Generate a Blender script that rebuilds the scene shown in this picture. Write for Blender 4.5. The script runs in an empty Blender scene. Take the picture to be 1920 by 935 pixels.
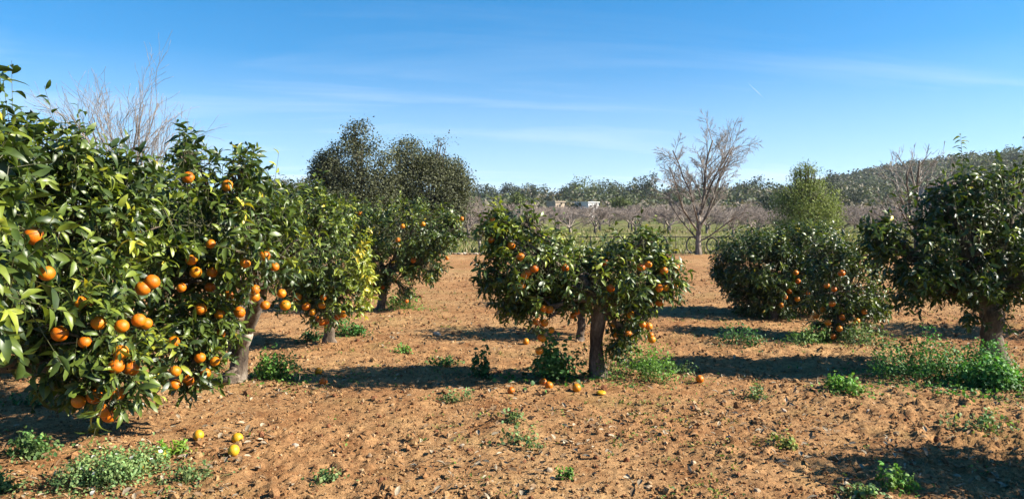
import bpy, math, random
import numpy as np
from mathutils import Vector, Matrix

# ------------------------------------------------------------------ camera, sky, sun, exposure
scn = bpy.context.scene
col = scn.collection
FPX, CX, CY, HOR, CAMH = 1400.0, 960.0, 467.5, 398.0, 1.62
PITCH = math.atan((CY - HOR) / FPX)
cam = bpy.data.cameras.new("camera")
cam.sensor_width = 36.0
cam.lens = FPX / 1920.0 * 36.0
cam.clip_start, cam.clip_end = 0.05, 6000.0
camo = bpy.data.objects.new("camera", cam)
camo.location = (0, 0, CAMH)
camo.rotation_euler = (math.pi / 2 - PITCH, 0, 0)
col.objects.link(camo)
scn.camera = camo

SUN_EL = math.radians(32.0)
SUN_AZ = math.radians(97.0)          # clockwise from +Y (straight ahead): from the right, a little behind us
sunv = Vector((math.sin(SUN_AZ) * math.cos(SUN_EL), math.cos(SUN_AZ) * math.cos(SUN_EL), math.sin(SUN_EL)))
sl = bpy.data.lights.new("sun", 'SUN')
sl.energy, sl.angle, sl.color = 5.0, math.radians(0.53), (1.0, 0.93, 0.80)
so = bpy.data.objects.new("sun", sl)
so.rotation_euler = sunv.to_track_quat('Z', 'Y').to_euler()
so.location = (20, -5, 30)
col.objects.link(so)

world = bpy.data.worlds.new("World")
scn.world = world
world.use_nodes = True
wt = world.node_tree
wt.nodes.clear()
def wn(t): return wt.nodes.new(t)
wout, wbg, sky = wn('ShaderNodeOutputWorld'), wn('ShaderNodeBackground'), wn('ShaderNodeTexSky')
sky.sky_type = 'NISHITA'
sky.sun_disc = False
sky.sun_elevation, sky.sun_rotation = SUN_EL, SUN_AZ
sky.altitude, sky.air_density, sky.dust_density, sky.ozone_density = 60, 1.0, 0.2, 1.6
wbg.inputs['Strength'].default_value = 0.0645
# thin cirrus, laid out on a high plane above the whole place
wtc, wsep = wn('ShaderNodeTexCoord'), wn('ShaderNodeSeparateXYZ')
wt.links.new(wtc.outputs['Generated'], wsep.inputs[0])
def wmath(op, a, b=None, clamp=False):
    m = wn('ShaderNodeMath'); m.operation = op; m.use_clamp = clamp
    for i, x in enumerate((a, b)):
        if x is None: continue
        if isinstance(x, (int, float)): m.inputs[i].default_value = x
        else: wt.links.new(x, m.inputs[i])
    return m.outputs[0]
wlift = wn('ShaderNodeCombineXYZ')      # a clear winter sky: no thick yellow haze layer at the horizon
wt.links.new(wsep.outputs['X'], wlift.inputs[0]); wt.links.new(wsep.outputs['Y'], wlift.inputs[1])
wt.links.new(wmath('ADD', wmath('MULTIPLY', wmath('ABSOLUTE', wsep.outputs['Z']), 0.95), 0.105), wlift.inputs[2])
wnrm = wn('ShaderNodeVectorMath'); wnrm.operation = 'NORMALIZE'
wt.links.new(wlift.outputs[0], wnrm.inputs[0]); wt.links.new(wnrm.outputs[0], sky.inputs['Vector'])
zz = wmath('ADD', wmath('MAXIMUM', wsep.outputs['Z'], 0.0), 0.09)
wcmb = wn('ShaderNodeCombineXYZ')
wt.links.new(wmath('MULTIPLY', wmath('DIVIDE', wsep.outputs['X'], zz), 0.30), wcmb.inputs[0])
wt.links.new(wmath('ADD', wmath('DIVIDE', wsep.outputs['Y'], zz), wmath('MULTIPLY', wmath('DIVIDE', wsep.outputs['X'], zz), -0.22)), wcmb.inputs[1])
wno = wn('ShaderNodeTexNoise')
wno.inputs['Scale'].default_value = 0.9
wno.inputs['Detail'].default_value = 6
wno.inputs['Roughness'].default_value = 0.55
wno.inputs['Distortion'].default_value = 0.5
wt.links.new(wcmb.outputs[0], wno.inputs['Vector'])
wr = wn('ShaderNodeMapRange')
wr.inputs['From Min'].default_value, wr.inputs['From Max'].default_value = 0.50, 0.84
wr.inputs['To Min'].default_value, wr.inputs['To Max'].default_value = 0.0, 0.50
wt.links.new(wno.outputs['Fac'], wr.inputs['Value'])
fade = wn('ShaderNodeMapRange')     # cirrus only thin out overhead
fade.inputs['From Min'].default_value, fade.inputs['From Max'].default_value = 0.30, 0.06
fade.inputs['To Min'].default_value, fade.inputs['To Max'].default_value = 0.12, 1.0
wt.links.new(wsep.outputs['Z'], fade.inputs['Value'])
wmx = wn('ShaderNodeMix'); wmx.data_type = 'RGBA'
veil = wn('ShaderNodeMapRange')     # pale veil low over the horizon, all the way round
veil.inputs['From Min'].default_value, veil.inputs['From Max'].default_value = 0.20, 0.0
veil.inputs['To Min'].default_value, veil.inputs['To Max'].default_value = 0.0, 0.34
wt.links.new(wsep.outputs['Z'], veil.inputs['Value'])
wt.links.new(wmath('ADD', wmath('MULTIPLY', wr.outputs[0], fade.outputs[0]), veil.outputs[0], True), wmx.inputs['Factor'])
whs = wn('ShaderNodeHueSaturation')
whs.inputs['Saturation'].default_value = 1.5
wt.links.new(sky.outputs[0], whs.inputs['Color'])
wwb = wn('ShaderNodeMix'); wwb.data_type = 'RGBA'; wwb.blend_type = 'MULTIPLY'   # camera white balance of the sky
wwb.inputs[0].default_value = 1.0; wwb.inputs[7].default_value = (0.98, 1.02, 1.0, 1)
wt.links.new(whs.outputs[0], wwb.inputs[6]); wt.links.new(wwb.outputs[2], wmx.inputs[6])
wmx.inputs[7].default_value = (5.6, 6.0, 6.5, 1)
wt.links.new(wmx.outputs[2], wbg.inputs['Color'])
wt.links.new(wbg.outputs[0], wout.inputs[0])

scn.view_settings.view_transform = 'Standard'
scn.view_settings.look = 'None'
scn.view_settings.gamma = 1.0
scn.view_settings.use_curve_mapping = False
scn.view_settings.exposure = 1.68
scn.cycles.max_bounces = 6
scn.cycles.diffuse_bounces = 3
scn.cycles.glossy_bounces = 2
scn.cycles.transmission_bounces = 3
scn.cycles.use_denoising = True

# ------------------------------------------------------------------ helpers
RNG = np.random.default_rng(7)
random.seed(7)
CAM = np.array([0, 0, CAMH])
FW = np.array([0, math.cos(PITCH), -math.sin(PITCH)])
UPV = np.array([0, math.sin(PITCH), math.cos(PITCH)])
RT_ = np.array([1.0, 0, 0])

def ray(u, v):
    return FW + (u - CX) / FPX * RT_ - (v - CY) / FPX * UPV
def at(u, v, Y):                       # the point at distance Y that is seen at photo pixel (u, v)
    d = ray(u, v)
    return CAM + d * (Y / d[1])
def gpt(u, v, z=0.0):                  # the ground point seen at (u, v)
    d = ray(u, v)
    return CAM + d * ((z - CAMH) / d[2])
def project(P):
    q = np.asarray(P) - CAM
    z = q @ FW
    return CX + FPX * q[:, 0] / z, CY - FPX * (q @ UPV) / z, z

def _hash(ix, iy, iz, seed):
    h = (ix.astype(np.int64) * 374761393 + iy.astype(np.int64) * 668265263 + iz.astype(np.int64) * 2147483647 + seed * 1274126177) & 0xffffffff
    h = ((h ^ (h >> 13)) * 1274126177) & 0xffffffff
    h = ((h ^ (h >> 16)) * 2246822519) & 0xffffffff
    return ((h ^ (h >> 13)) & 0xffffff) / float(0xffffff)
def vnoise(P, seed=0):
    P = np.asarray(P, float)
    if P.shape[-1] == 2: P = np.concatenate([P, np.zeros(P.shape[:-1] + (1,))], -1)
    I = np.floor(P).astype(np.int64); f = P - I; f = f * f * f * (f * (f * 6 - 15) + 10)
    r = 0
    for dx in (0, 1):
        wx = f[..., 0] if dx else 1 - f[..., 0]
        for dy in (0, 1):
            wy = f[..., 1] if dy else 1 - f[..., 1]
            for dz in (0, 1):
                wz = f[..., 2] if dz else 1 - f[..., 2]
                r = r + wx * wy * wz * _hash(I[..., 0] + dx, I[..., 1] + dy, I[..., 2] + dz, seed)
    return r
def fbm(P, oct=3, seed=0):
    P = np.asarray(P, float); r = 0; a = 0.5; t = 0
    for o in range(oct):
        r = r + a * vnoise(P * 2 ** o + o * 17.3, seed + o); t += a; a *= 0.5
    return r / t
def unit(v): return v / np.maximum(np.linalg.norm(v, axis=-1, keepdims=True), 1e-9)
def sstep(a, b, x):
    t = np.clip((x - a) / (b - a), 0, 1); return t * t * (3 - 2 * t)

def mesh_np(name, V, F, mat, tint=None, smooth=True, mats=None, mi=None):
    me = bpy.data.meshes.new(name)
    V = np.asarray(V, np.float32); F = np.asarray(F, np.int32)
    k = F.shape[1]
    me.vertices.add(len(V)); me.vertices.foreach_set('co', V.ravel())
    me.loops.add(F.size); me.loops.foreach_set('vertex_index', F.ravel())
    me.polygons.add(len(F))
    me.polygons.foreach_set('loop_start', np.arange(0, F.size, k, dtype=np.int32))
    try: me.polygons.foreach_set('loop_total', np.full(len(F), k, np.int32))
    except Exception: pass
    for m in (mats or [mat]): me.materials.append(m)
    if mi is not None: me.polygons.foreach_set('material_index', np.asarray(mi, np.int32))
    me.polygons.foreach_set('use_smooth', np.full(len(F), bool(smooth)))
    if tint is not None:
        a = me.color_attributes.new('tint', 'FLOAT_COLOR', 'POINT')
        t = np.ones((len(V), 4), np.float32); t[:, :3] = tint
        a.data.foreach_set('color', t.ravel())
    me.update(calc_edges=True); me.validate()
    return me
def link(name, me, parent=None, loc=None):
    o = bpy.data.objects.new(name, me); col.objects.link(o)
    if parent is not None: o.parent = parent
    if loc is not None: o.location = loc
    return o
def tag(o, label=None, cat=None, group=None, kind=None):
    if label: o['label'] = label
    if cat: o['category'] = cat
    if group: o['group'] = group
    if kind: o['kind'] = kind
    return o
def thing(name, loc, label, cat, group=None):
    return tag(link(name, None, None, loc), label, cat, group)

def tubes(paths, sides=5):
    """paths: list of (points Nx3, radii N) -> V, F (quads)"""
    VV, FF, n0 = [], [], 0
    ang = np.arange(sides) * 2 * math.pi / sides
    ca, sa = np.cos(ang)[:, None], np.sin(ang)[:, None]
    for P, R in paths:
        P = np.asarray(P, float); R = np.asarray(R, float); n = len(P)
        T = np.empty_like(P); T[1:-1] = P[2:] - P[:-2]; T[0] = P[1] - P[0]; T[-1] = P[-1] - P[-2]
        T = unit(T)
        ref = np.array([0.0, 0, 1]) if abs(T[0, 2]) < 0.9 else np.array([1.0, 0, 0])
        A = unit(np.cross(T, ref)); B = np.cross(T, A)
        ring = P[:, None, :] + R[:, None, None] * (ca[None] * A[:, None, :] + sa[None] * B[:, None, :])
        VV.append(ring.reshape(-1, 3))
        i = np.arange(n - 1)[:, None] * sides; j = np.arange(sides)[None]; jn = (j + 1) % sides
        f = np.stack([i + j, i + jn, i + sides + jn, i + sides + j], -1).reshape(-1, 4) + n0
        FF.append(f); n0 += n * sides
        # end cap as a collapsed quad fan
        VV.append((P[-1] + T[-1] * R[-1] * 0.5)[None]); c = n0; n0 += 1
        b = c - sides
        cap = np.array([[b + k, b + (k + 1) % sides, c, c] for k in range(sides)])
        FF.append(cap)
    V = np.concatenate(VV); F = np.concatenate(FF)
    # split the degenerate cap quads off as triangles by triangulating everything
    tri = np.concatenate([F[:, [0, 1, 2]], F[F[:, 2] != F[:, 3]][:, [0, 2, 3]]])
    return V, tri

# ------------------------------------------------------------------ materials
def newmat(name):
    m = bpy.data.materials.new(name); m.use_nodes = True
    nt = m.node_tree; nt.nodes.clear()
    return m, nt, nt.nodes.new('ShaderNodeOutputMaterial')
def node(nt, t, **kw):
    n = nt.nodes.new(t)
    for k, v in kw.items(): n.inputs[k].default_value = v
    return n
def ramp(nt, fac, stops):
    r = nt.nodes.new('ShaderNodeValToRGB')
    while len(r.color_ramp.elements) < len(stops): r.color_ramp.elements.new(0.5)
    for e, (p, c) in zip(r.color_ramp.elements, stops):
        e.position = p; e.color = (*c, 1)
    nt.links.new(fac, r.inputs[0])
    return r.outputs[0]
def mixc(nt, mode, fac, a, b):
    m = nt.nodes.new('ShaderNodeMix'); m.data_type = 'RGBA'; m.blend_type = mode
    for s, x in ((0, fac), (6, a), (7, b)):
        if isinstance(x, (int, float)): m.inputs[s].default_value = x
        elif isinstance(x, tuple): m.inputs[s].default_value = (*x, 1) if len(x) == 3 else x
        else: nt.links.new(x, m.inputs[s])
    return m.outputs[2]

ALB = 0.77            # overall reflectance of the dry winter ground and bark
def leaf_material(name, rough=0.4, spec=0.5, transl=0.3, vein=True, tboost=(1.5, 1.6, 0.6), lum=0.8):
    m, nt, out = newmat(name)
    at_ = nt.nodes.new('ShaderNodeAttribute'); at_.attribute_name = 'tint'
    oi = nt.nodes.new('ShaderNodeObjectInfo')
    geo = nt.nodes.new('ShaderNodeNewGeometry')
    no = node(nt, 'ShaderNodeTexNoise', Scale=22.0, Detail=2.0)
    nt.links.new(geo.outputs['Position'], no.inputs['Vector'])
    c0 = ramp(nt, no.outputs['Fac'], [(0.3, (0.75, 0.75, 0.75)), (0.7, (1.2, 1.2, 1.15))])
    cc = mixc(nt, 'MULTIPLY', 1.0, at_.outputs['Color'], c0)
    cc = mixc(nt, 'MULTIPLY', 1.0, cc, (lum, lum, lum))
    p = node(nt, 'ShaderNodeBsdfPrincipled', Roughness=rough)
    p.inputs['Specular IOR Level'].default_value = spec
    nt.links.new(cc, p.inputs['Base Color'])
    tr = nt.nodes.new('ShaderNodeBsdfTranslucent')
    tc = mixc(nt, 'MULTIPLY', 1.0, cc, tboost)
    nt.links.new(tc, tr.inputs['Color'])
    mx = nt.nodes.new('ShaderNodeMixShader'); mx.inputs[0].default_value = transl
    nt.links.new(p.outputs[0], mx.inputs[1]); nt.links.new(tr.outputs[0], mx.inputs[2])
    nt.links.new(mx.outputs[0], out.inputs[0])
    return m
M_LEAF = leaf_material('orange_leaf', 0.43, 0.45, 0.20, lum=0.92)
M_WEED = leaf_material('weed_leaf', 0.6, 0.3, 0.3, tboost=(1.3, 1.4, 0.7), lum=1.0)
M_FAR = leaf_material('tree_foliage', 0.65, 0.2, 0.15)

def tint_material(name, rough=0.9, spec=0.15, bump=0.0, bscale=60.0):
    m, nt, out = newmat(name)
    at_ = nt.nodes.new('ShaderNodeAttribute'); at_.attribute_name = 'tint'
    p = node(nt, 'ShaderNodeBsdfPrincipled', Roughness=rough)
    p.inputs['Specular IOR Level'].default_value = spec
    geo = nt.nodes.new('ShaderNodeNewGeometry')
    no = node(nt, 'ShaderNodeTexNoise', Scale=bscale, Detail=4.0)
    nt.links.new(geo.outputs['Position'], no.inputs['Vector'])
    c = mixc(nt, 'MULTIPLY', 1.0, at_.outputs['Color'], ramp(nt, no.outputs['Fac'], [(0.3, (0.6, 0.6, 0.6)), (0.7, (1.25, 1.25, 1.25))]))
    nt.links.new(mixc(nt, 'MULTIPLY', 1.0, c, (ALB, ALB, ALB)), p.inputs['Base Color'])
    if bump:
        b = node(nt, 'ShaderNodeBump', Strength=bump, Distance=0.01)
        nt.links.new(no.outputs['Fac'], b.inputs['Height']); nt.links.new(b.outputs[0], p.inputs['Normal'])
    nt.links.new(p.outputs[0], out.inputs[0])
    return m
M_CLOD = tint_material('soil_clod', 0.95, 0.08, 0.5, 90)
M_DRY = tint_material('dry_litter', 0.8, 0.2)
M_STONE = tint_material('field_stone', 0.85, 0.2, 0.6, 45)

def bark_material(name, cols, scale=9.0, rough=0.9, bump=0.7):
    m, nt, out = newmat(name)
    tc = nt.nodes.new('ShaderNodeNewGeometry')
    mp = nt.nodes.new('ShaderNodeMapping'); mp.inputs['Scale'].default_value = (1, 1, 0.45)
    nt.links.new(tc.outputs['Position'], mp.inputs[0])
    no = node(nt, 'ShaderNodeTexNoise', Scale=scale, Detail=6.0, Roughness=0.65)
    nt.links.new(mp.outputs[0], no.inputs['Vector'])
    no2 = node(nt, 'ShaderNodeTexNoise', Scale=scale * 6, Detail=4.0)
    nt.links.new(mp.outputs[0], no2.inputs['Vector'])
    c = ramp(nt, no.outputs['Fac'], cols)
    c = mixc(nt, 'MULTIPLY', 0.7, c, ramp(nt, no2.outputs['Fac'], [(0.35, (0.5, 0.5, 0.5)), (0.65, (1.2, 1.2, 1.2))]))
    p = node(nt, 'ShaderNodeBsdfPrincipled', Roughness=rough)
    p.inputs['Specular IOR Level'].default_value = 0.15
    nt.links.new(mixc(nt, 'MULTIPLY', 1.0, c, (ALB, ALB, ALB)), p.inputs['Base Color'])
    b = node(nt, 'ShaderNodeBump', Strength=bump, Distance=0.012)
    nt.links.new(no2.outputs['Fac'], b.inputs['Height']); nt.links.new(b.outputs[0], p.inputs['Normal'])
    nt.links.new(p.outputs[0], out.inputs[0])
    return m
M_BARK = bark_material('orange_bark', [(0.30, (0.05, 0.036, 0.027)), (0.5, (0.14, 0.105, 0.077)), (0.70, (0.30, 0.25, 0.20))])
M_GREYBARK = bark_material('grey_bark', [(0.3, (0.10, 0.078, 0.062)), (0.55, (0.21, 0.17, 0.135)), (0.7, (0.38, 0.33, 0.28))], 5.0)
M_TWIG = bark_material('bare_twig', [(0.3, (0.24, 0.205, 0.178)), (0.7, (0.38, 0.335, 0.298))], 3.0, bump=0.1)
M_ALMOND = bark_material('almond_twig', [(0.3, (0.24, 0.188, 0.160)), (0.7, (0.39, 0.32, 0.278))], 0.6, bump=0.1)
M_CUT = bark_material('cut_wood', [(0.3, (0.35, 0.27, 0.2)), (0.7, (0.55, 0.46, 0.36))], 12.0, bump=0.2)
M_OAKBARK = bark_material('oak_bark', [(0.3, (0.05, 0.042, 0.036)), (0.7, (0.16, 0.13, 0.11))], 4.0)

def orange_material(name, c1, c2, c3):
    m, nt, out = newmat(name)
    oi = nt.nodes.new('ShaderNodeObjectInfo')
    tc = nt.nodes.new('ShaderNodeTexCoord')
    no = node(nt, 'ShaderNodeTexNoise', Scale=14.0, Detail=3.0)
    nt.links.new(tc.outputs['Object'], no.inputs['Vector'])
    base = ramp(nt, oi.outputs['Random'], [(0.0, c1), (0.6, c2), (1.0, c3)])
    c = mixc(nt, 'MULTIPLY', 0.6, base, ramp(nt, no.outputs['Fac'], [(0.35, (0.72, 0.66, 0.6)), (0.6, (1.08, 1.08, 1.0))]))
    no3 = node(nt, 'ShaderNodeTexNoise', Scale=1.6, Detail=2.0)
    vm = nt.nodes.new('ShaderNodeVectorMath'); vm.operation = 'ADD'
    nt.links.new(tc.outputs['Object'], vm.inputs[0]); nt.links.new(oi.outputs['Location'], vm.inputs[1]); nt.links.new(vm.outputs[0], no3.inputs['Vector'])
    c = mixc(nt, 'MULTIPLY', 0.8, c, ramp(nt, no3.outputs['Fac'], [(0.34, (0.78, 1.25, 1.4)), (0.5, (1.0, 1.0, 1.0)), (0.68, (1.0, 0.78, 0.7))]))
    p = node(nt, 'ShaderNodeBsdfPrincipled', Roughness=0.46)
    p.inputs['Specular IOR Level'].default_value = 0.35
    p.inputs['Subsurface Weight'].default_value = 0.0
    nt.links.new(mixc(nt, 'MULTIPLY', 1.0, c, (ALB, ALB, ALB)), p.inputs['Base Color'])
    po = node(nt, 'ShaderNodeTexVoronoi', Scale=34.0)
    nt.links.new(tc.outputs['Object'], po.inputs['Vector'])
    b = node(nt, 'ShaderNodeBump', Strength=0.30, Distance=0.0012)
    nt.links.new(po.outputs['Distance'], b.inputs['Height']); nt.links.new(b.outputs[0], p.inputs['Normal'])
    nt.links.new(p.outputs[0], out.inputs[0])
    return m
M_ORANGE = orange_material('orange_peel', (0.60, 0.130, 0.002), (0.66, 0.180, 0.003), (0.68, 0.24, 0.004))
M_PALEORANGE = orange_material('pale_orange_peel', (0.62, 0.31, 0.012), (0.66, 0.36, 0.015), (0.68, 0.40, 0.02))

def plain(name, c, rough=0.8, spec=0.2, noise=0.25, scale=6.0):
    m, nt, out = newmat(name)
    geo = nt.nodes.new('ShaderNodeNewGeometry')
    no = node(nt, 'ShaderNodeTexNoise', Scale=scale, Detail=5.0)
    nt.links.new(geo.outputs['Position'], no.inputs['Vector'])
    cc = mixc(nt, 'MULTIPLY', 1.0, (*c, 1), ramp(nt, no.outputs['Fac'], [(0.3, (1 - noise,) * 3), (0.7, (1 + noise,) * 3)]))
    p = node(nt, 'ShaderNodeBsdfPrincipled', Roughness=rough)
    p.inputs['Specular IOR Level'].default_value = spec
    nt.links.new(mixc(nt, 'MULTIPLY', 1.0, cc, (ALB, ALB, ALB)), p.inputs['Base Color'])
    nt.links.new(p.outputs[0], out.inputs[0])
    return m
M_CALYX = plain('calyx', (0.10, 0.13, 0.03))
M_IRON = plain('dark_hose', (0.028, 0.026, 0.026), 0.6, 0.3)
M_POST = plain('weathered_post', (0.16, 0.13, 0.10), 0.9)
M_WALLTAN = plain('tan_render', (0.50, 0.40, 0.30), 0.9, 0.1, 0.15, 2.0)
M_WALLWHITE = plain('white_render', (0.82, 0.80, 0.76), 0.9, 0.1, 0.06, 2.0)
M_WALLGREY = plain('grey_render', (0.30, 0.28, 0.27), 0.9, 0.1, 0.15, 2.0)
M_ROOF = plain('roof_tile', (0.30, 0.19, 0.13), 0.9, 0.1, 0.3, 8.0)
M_DARKWIN = plain('dark_window', (0.03, 0.03, 0.035), 0.2, 0.5, 0.1)
M_FRAME = plain('window_frame', (0.30, 0.28, 0.25), 0.6)

# soil
def soil_material():
    m, nt, out = newmat('tilled_soil')
    geo = nt.nodes.new('ShaderNodeNewGeometry')
    def nz(scale, detail=5.0, rough=0.6, vec=None):
        n = node(nt, 'ShaderNodeTexNoise', Scale=scale, Detail=detail, Roughness=rough)
        nt.links.new(vec or geo.outputs['Position'], n.inputs['Vector']); return n.outputs['Fac']
    big = nz(0.35, 4.0); mid = nz(3.2, 6.0, 0.65); fine = nz(28.0, 6.0, 0.7); grit = nz(130.0, 3.0, 0.7)
    c = ramp(nt, big, [(0.34, (0.338, 0.176, 0.080)), (0.64, (0.425, 0.258, 0.124))])
    c = mixc(nt, 'MULTIPLY', 1.0, c, ramp(nt, mid, [(0.32, (0.66, 0.56, 0.50)), (0.52, (1.0, 1.0, 1.0)), (0.72, (1.16, 1.16, 1.10))]))
    c = mixc(nt, 'MULTIPLY', 1.0, c, ramp(nt, fine, [(0.34, (0.52, 0.46, 0.42)), (0.50, (1.0, 1.0, 1.0)), (0.70, (1.28, 1.26, 1.2))]))
    c = mixc(nt, 'MULTIPLY', 1.0, c, ramp(nt, grit, [(0.30, (0.60, 0.56, 0.52)), (0.52, (1.0, 1.0, 1.0)), (0.75, (1.35, 1.33, 1.25))]))
    # a faint film of moss and sprouting weed
    film = nz(0.9, 5.0, 0.6)
    fm = nt.nodes.new('ShaderNodeMapRange'); fm.inputs[1].default_value, fm.inputs[2].default_value, fm.inputs[4].default_value = 0.54, 0.74, 0.42
    nt.links.new(film, fm.inputs[0])
    c = mixc(nt, 'MIX', fm.outputs[0], c, (0.21, 0.19, 0.065))
    p = node(nt, 'ShaderNodeBsdfPrincipled', Roughness=0.95)
    p.inputs['Specular IOR Level'].default_value = 0.05
    nt.links.new(mixc(nt, 'MULTIPLY', 1.0, c, (ALB, ALB, ALB)), p.inputs['Base Color'])
    b1 = node(nt, 'ShaderNodeBump', Strength=0.9, Distance=0.022)
    nt.links.new(fine, b1.inputs['Height'])
    b2 = node(nt, 'ShaderNodeBump', Strength=0.8, Distance=0.006)
    nt.links.new(grit, b2.inputs['Height']); nt.links.new(b1.outputs[0], b2.inputs['Normal'])
    nt.links.new(b2.outputs[0], p.inputs['Normal'])
    nt.links.new(p.outputs[0], out.inputs[0])
    return m
M_SOIL = soil_material()
def field_material():
    m, nt, out = newmat('grass_field')
    geo = nt.nodes.new('ShaderNodeNewGeometry')
    a = node(nt, 'ShaderNodeTexNoise', Scale=0.12, Detail=6.0); b = node(nt, 'ShaderNodeTexNoise', Scale=2.5, Detail=5.0)
    for n in (a, b): nt.links.new(geo.outputs['Position'], n.inputs['Vector'])
    c = ramp(nt, a.outputs['Fac'], [(0.35, (0.20, 0.165, 0.075)), (0.5, (0.165, 0.17, 0.058)), (0.66, (0.11, 0.145, 0.042))])
    c = mixc(nt, 'MULTIPLY', 1.0, c, ramp(nt, b.outputs['Fac'], [(0.3, (0.6, 0.6, 0.6)), (0.7, (1.3, 1.3, 1.3))]))
    p = node(nt, 'ShaderNodeBsdfPrincipled', Roughness=0.95); p.inputs['Specular IOR Level'].default_value = 0.05
    nt.links.new(mixc(nt, 'MULTIPLY', 1.0, c, (ALB, ALB, ALB)), p.inputs['Base Color'])
    bp = node(nt, 'ShaderNodeBump', Strength=0.6, Distance=0.1)
    nt.links.new(b.outputs['Fac'], bp.inputs['Height']); nt.links.new(bp.outputs[0], p.inputs['Normal'])
    nt.links.new(p.outputs[0], out.inputs[0])
    return m
M_FIELD = field_material()

# ------------------------------------------------------------------ ground
SOIL_END = 29.0
def soil_z(x, y):
    x = np.asarray(x, float); y = np.asarray(y, float)
    P = np.stack([x, y], -1)
    near = 1 - sstep(9, 20, y)
    z = (fbm(P * 0.45, 3, 11) - 0.5) * 0.10
    z = z + (fbm(P * 2.1, 3, 21) - 0.5) * 0.05 * (0.35 + 0.65 * near)
    r = 1 - np.abs(fbm(P * np.array([4.2, 5.5]) + 3.1, 3, 31) - 0.5) * 2
    z = z + (r - 0.75) * 0.028 * near
    rough = 0.5 + 0.5 * sstep(-1, 3.5, x) + 0.3 * sstep(6.5, 5.0, y)
    w = fbm(P * 0.8 + 5, 2, 43)
    lump = fbm(P * 19.0, 3, 41); lump2 = fbm(P * np.array([7.0, 9.0]) + 2.2, 3, 44)
    z = z + (np.maximum(lump - 0.52, 0) * 0.07 + sstep(0.50, 0.72, lump2) * 0.006) * near * rough * (0.3 + 1.4 * sstep(0.35, 0.65, w))
    z = z + (fbm(P * 34.0, 2, 51) - 0.5) * 0.020 * (1 - sstep(7, 13, y))
    return z
ny, nx = 440, 510
ys = 2.2 * (SOIL_END / 2.2) ** (np.linspace(0, 1, ny))
us = np.linspace(-1.06, 1.06, nx)
GX = us[None, :] * (0.80 * ys[:, None] + 1.3)
GY = np.repeat(ys[:, None], nx, 1)
GZ = soil_z(GX, GY)
edge = np.minimum(1, np.minimum((1.06 - np.abs(us))[None, :] / 0.04, 1))
GZ = GZ * edge - (1 - edge) * 0.12
idx = np.arange(ny * nx).reshape(ny, nx)
F = np.stack([idx[:-1, :-1], idx[:-1, 1:], idx[1:, 1:], idx[1:, :-1]], -1).reshape(-1, 4)
g = link('tilled_soil', mesh_np('tilled_soil', np.stack([GX, GY, GZ], -1).reshape(-1, 3), F, M_SOIL))
tag(g, kind='structure')

def land_z(x, y):
    x = np.asarray(x, float); y = np.asarray(y, float)
    z = np.full(np.broadcast(x, y).shape, -0.14) + 0.10 * sstep(SOIL_END - 0.5, SOIL_END + 1.5, y)
    z = z + sstep(60, 230, y) * 2.2
    z = z + sstep(110, 330, y) * sstep(100, 215, x) * 18 * (1 - sstep(360, 700, y)) + sstep(90, 170, y) * sstep(40, 120, x) * 2.0
    z = z + (fbm(np.stack([x, y], -1) * 0.02, 3, 5) - 0.5) * 3.0 * sstep(60, 250, y)
    return z
lx = np.concatenate([np.linspace(-2500, -420, 14), np.linspace(-400, 400, 130), np.linspace(420, 2500, 14)])
ly = np.concatenate([np.linspace(-300, 20, 12), np.linspace(24, 40, 14), np.linspace(44, 420, 90), np.linspace(450, 4500, 24)])
LX, LY = np.meshgrid(lx, ly)
LZ = land_z(LX, LY)
idx = np.arange(LX.size).reshape(LX.shape)
F = np.stack([idx[:-1, :-1], idx[:-1, 1:], idx[1:, 1:], idx[1:, :-1]], -1).reshape(-1, 4)
g = link('ground', mesh_np('ground', np.stack([LX, LY, LZ], -1).reshape(-1, 3), F, M_FIELD))
tag(g, kind='structure')

# ------------------------------------------------------------------ leaf geometry
def leaf_template(sections=3, half=0.172, fold=0.30, curl=0.28, twist=0.0):
    if sections == 1:
        return np.array([(0, 0, 0), (0.5, -half, 0.06), (0.5, half, 0.06), (1, 0, 0)], float), np.array([(0, 2, 1), (1, 2, 3)])
    ts = {2: (0.34, 0.72), 3: (0.2, 0.5, 0.8)}[sections]
    ws = {2: (0.96, 0.80), 3: (0.74, 1.0, 0.62)}[sections]
    V = [(0, 0, 0)]
    for t, w in zip(ts, ws):
        hw = half * w
        zc = 0.06 * math.sin(t * math.pi) - curl * t * t
        V += [(t, -hw, zc + fold * hw + twist * t), (t, 0, zc), (t, hw, zc + fold * hw - twist * t)]
    V.append((1.0 - 0.1 * curl, 0, -curl))
    F = [(0, 2, 1), (0, 3, 2)]
    for s in range(len(ts) - 1):
        a = 1 + 3 * s; b = a + 3
        F += [(a, a + 1, b + 1), (a, b + 1, b), (a + 1, a + 2, b + 2), (a + 1, b + 2, b + 1)]
    a = 1 + 3 * (len(ts) - 1); e = len(V) - 1
    F += [(a, a + 1, e), (a + 1, a + 2, e)]
    return np.array(V, float), np.array(F, int)
LVAR = [(0.30, 0.22, 0.0), (0.55, 0.40, 0.03), (0.15, 0.10, -0.03), (0.42, 0.62, 0.05)]
LT3 = [leaf_template(3, fold=f, curl=c, twist=t) for f, c, t in LVAR]
LT2 = [leaf_template(2, fold=f, curl=c, twist=t) for f, c, t in LVAR]

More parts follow.
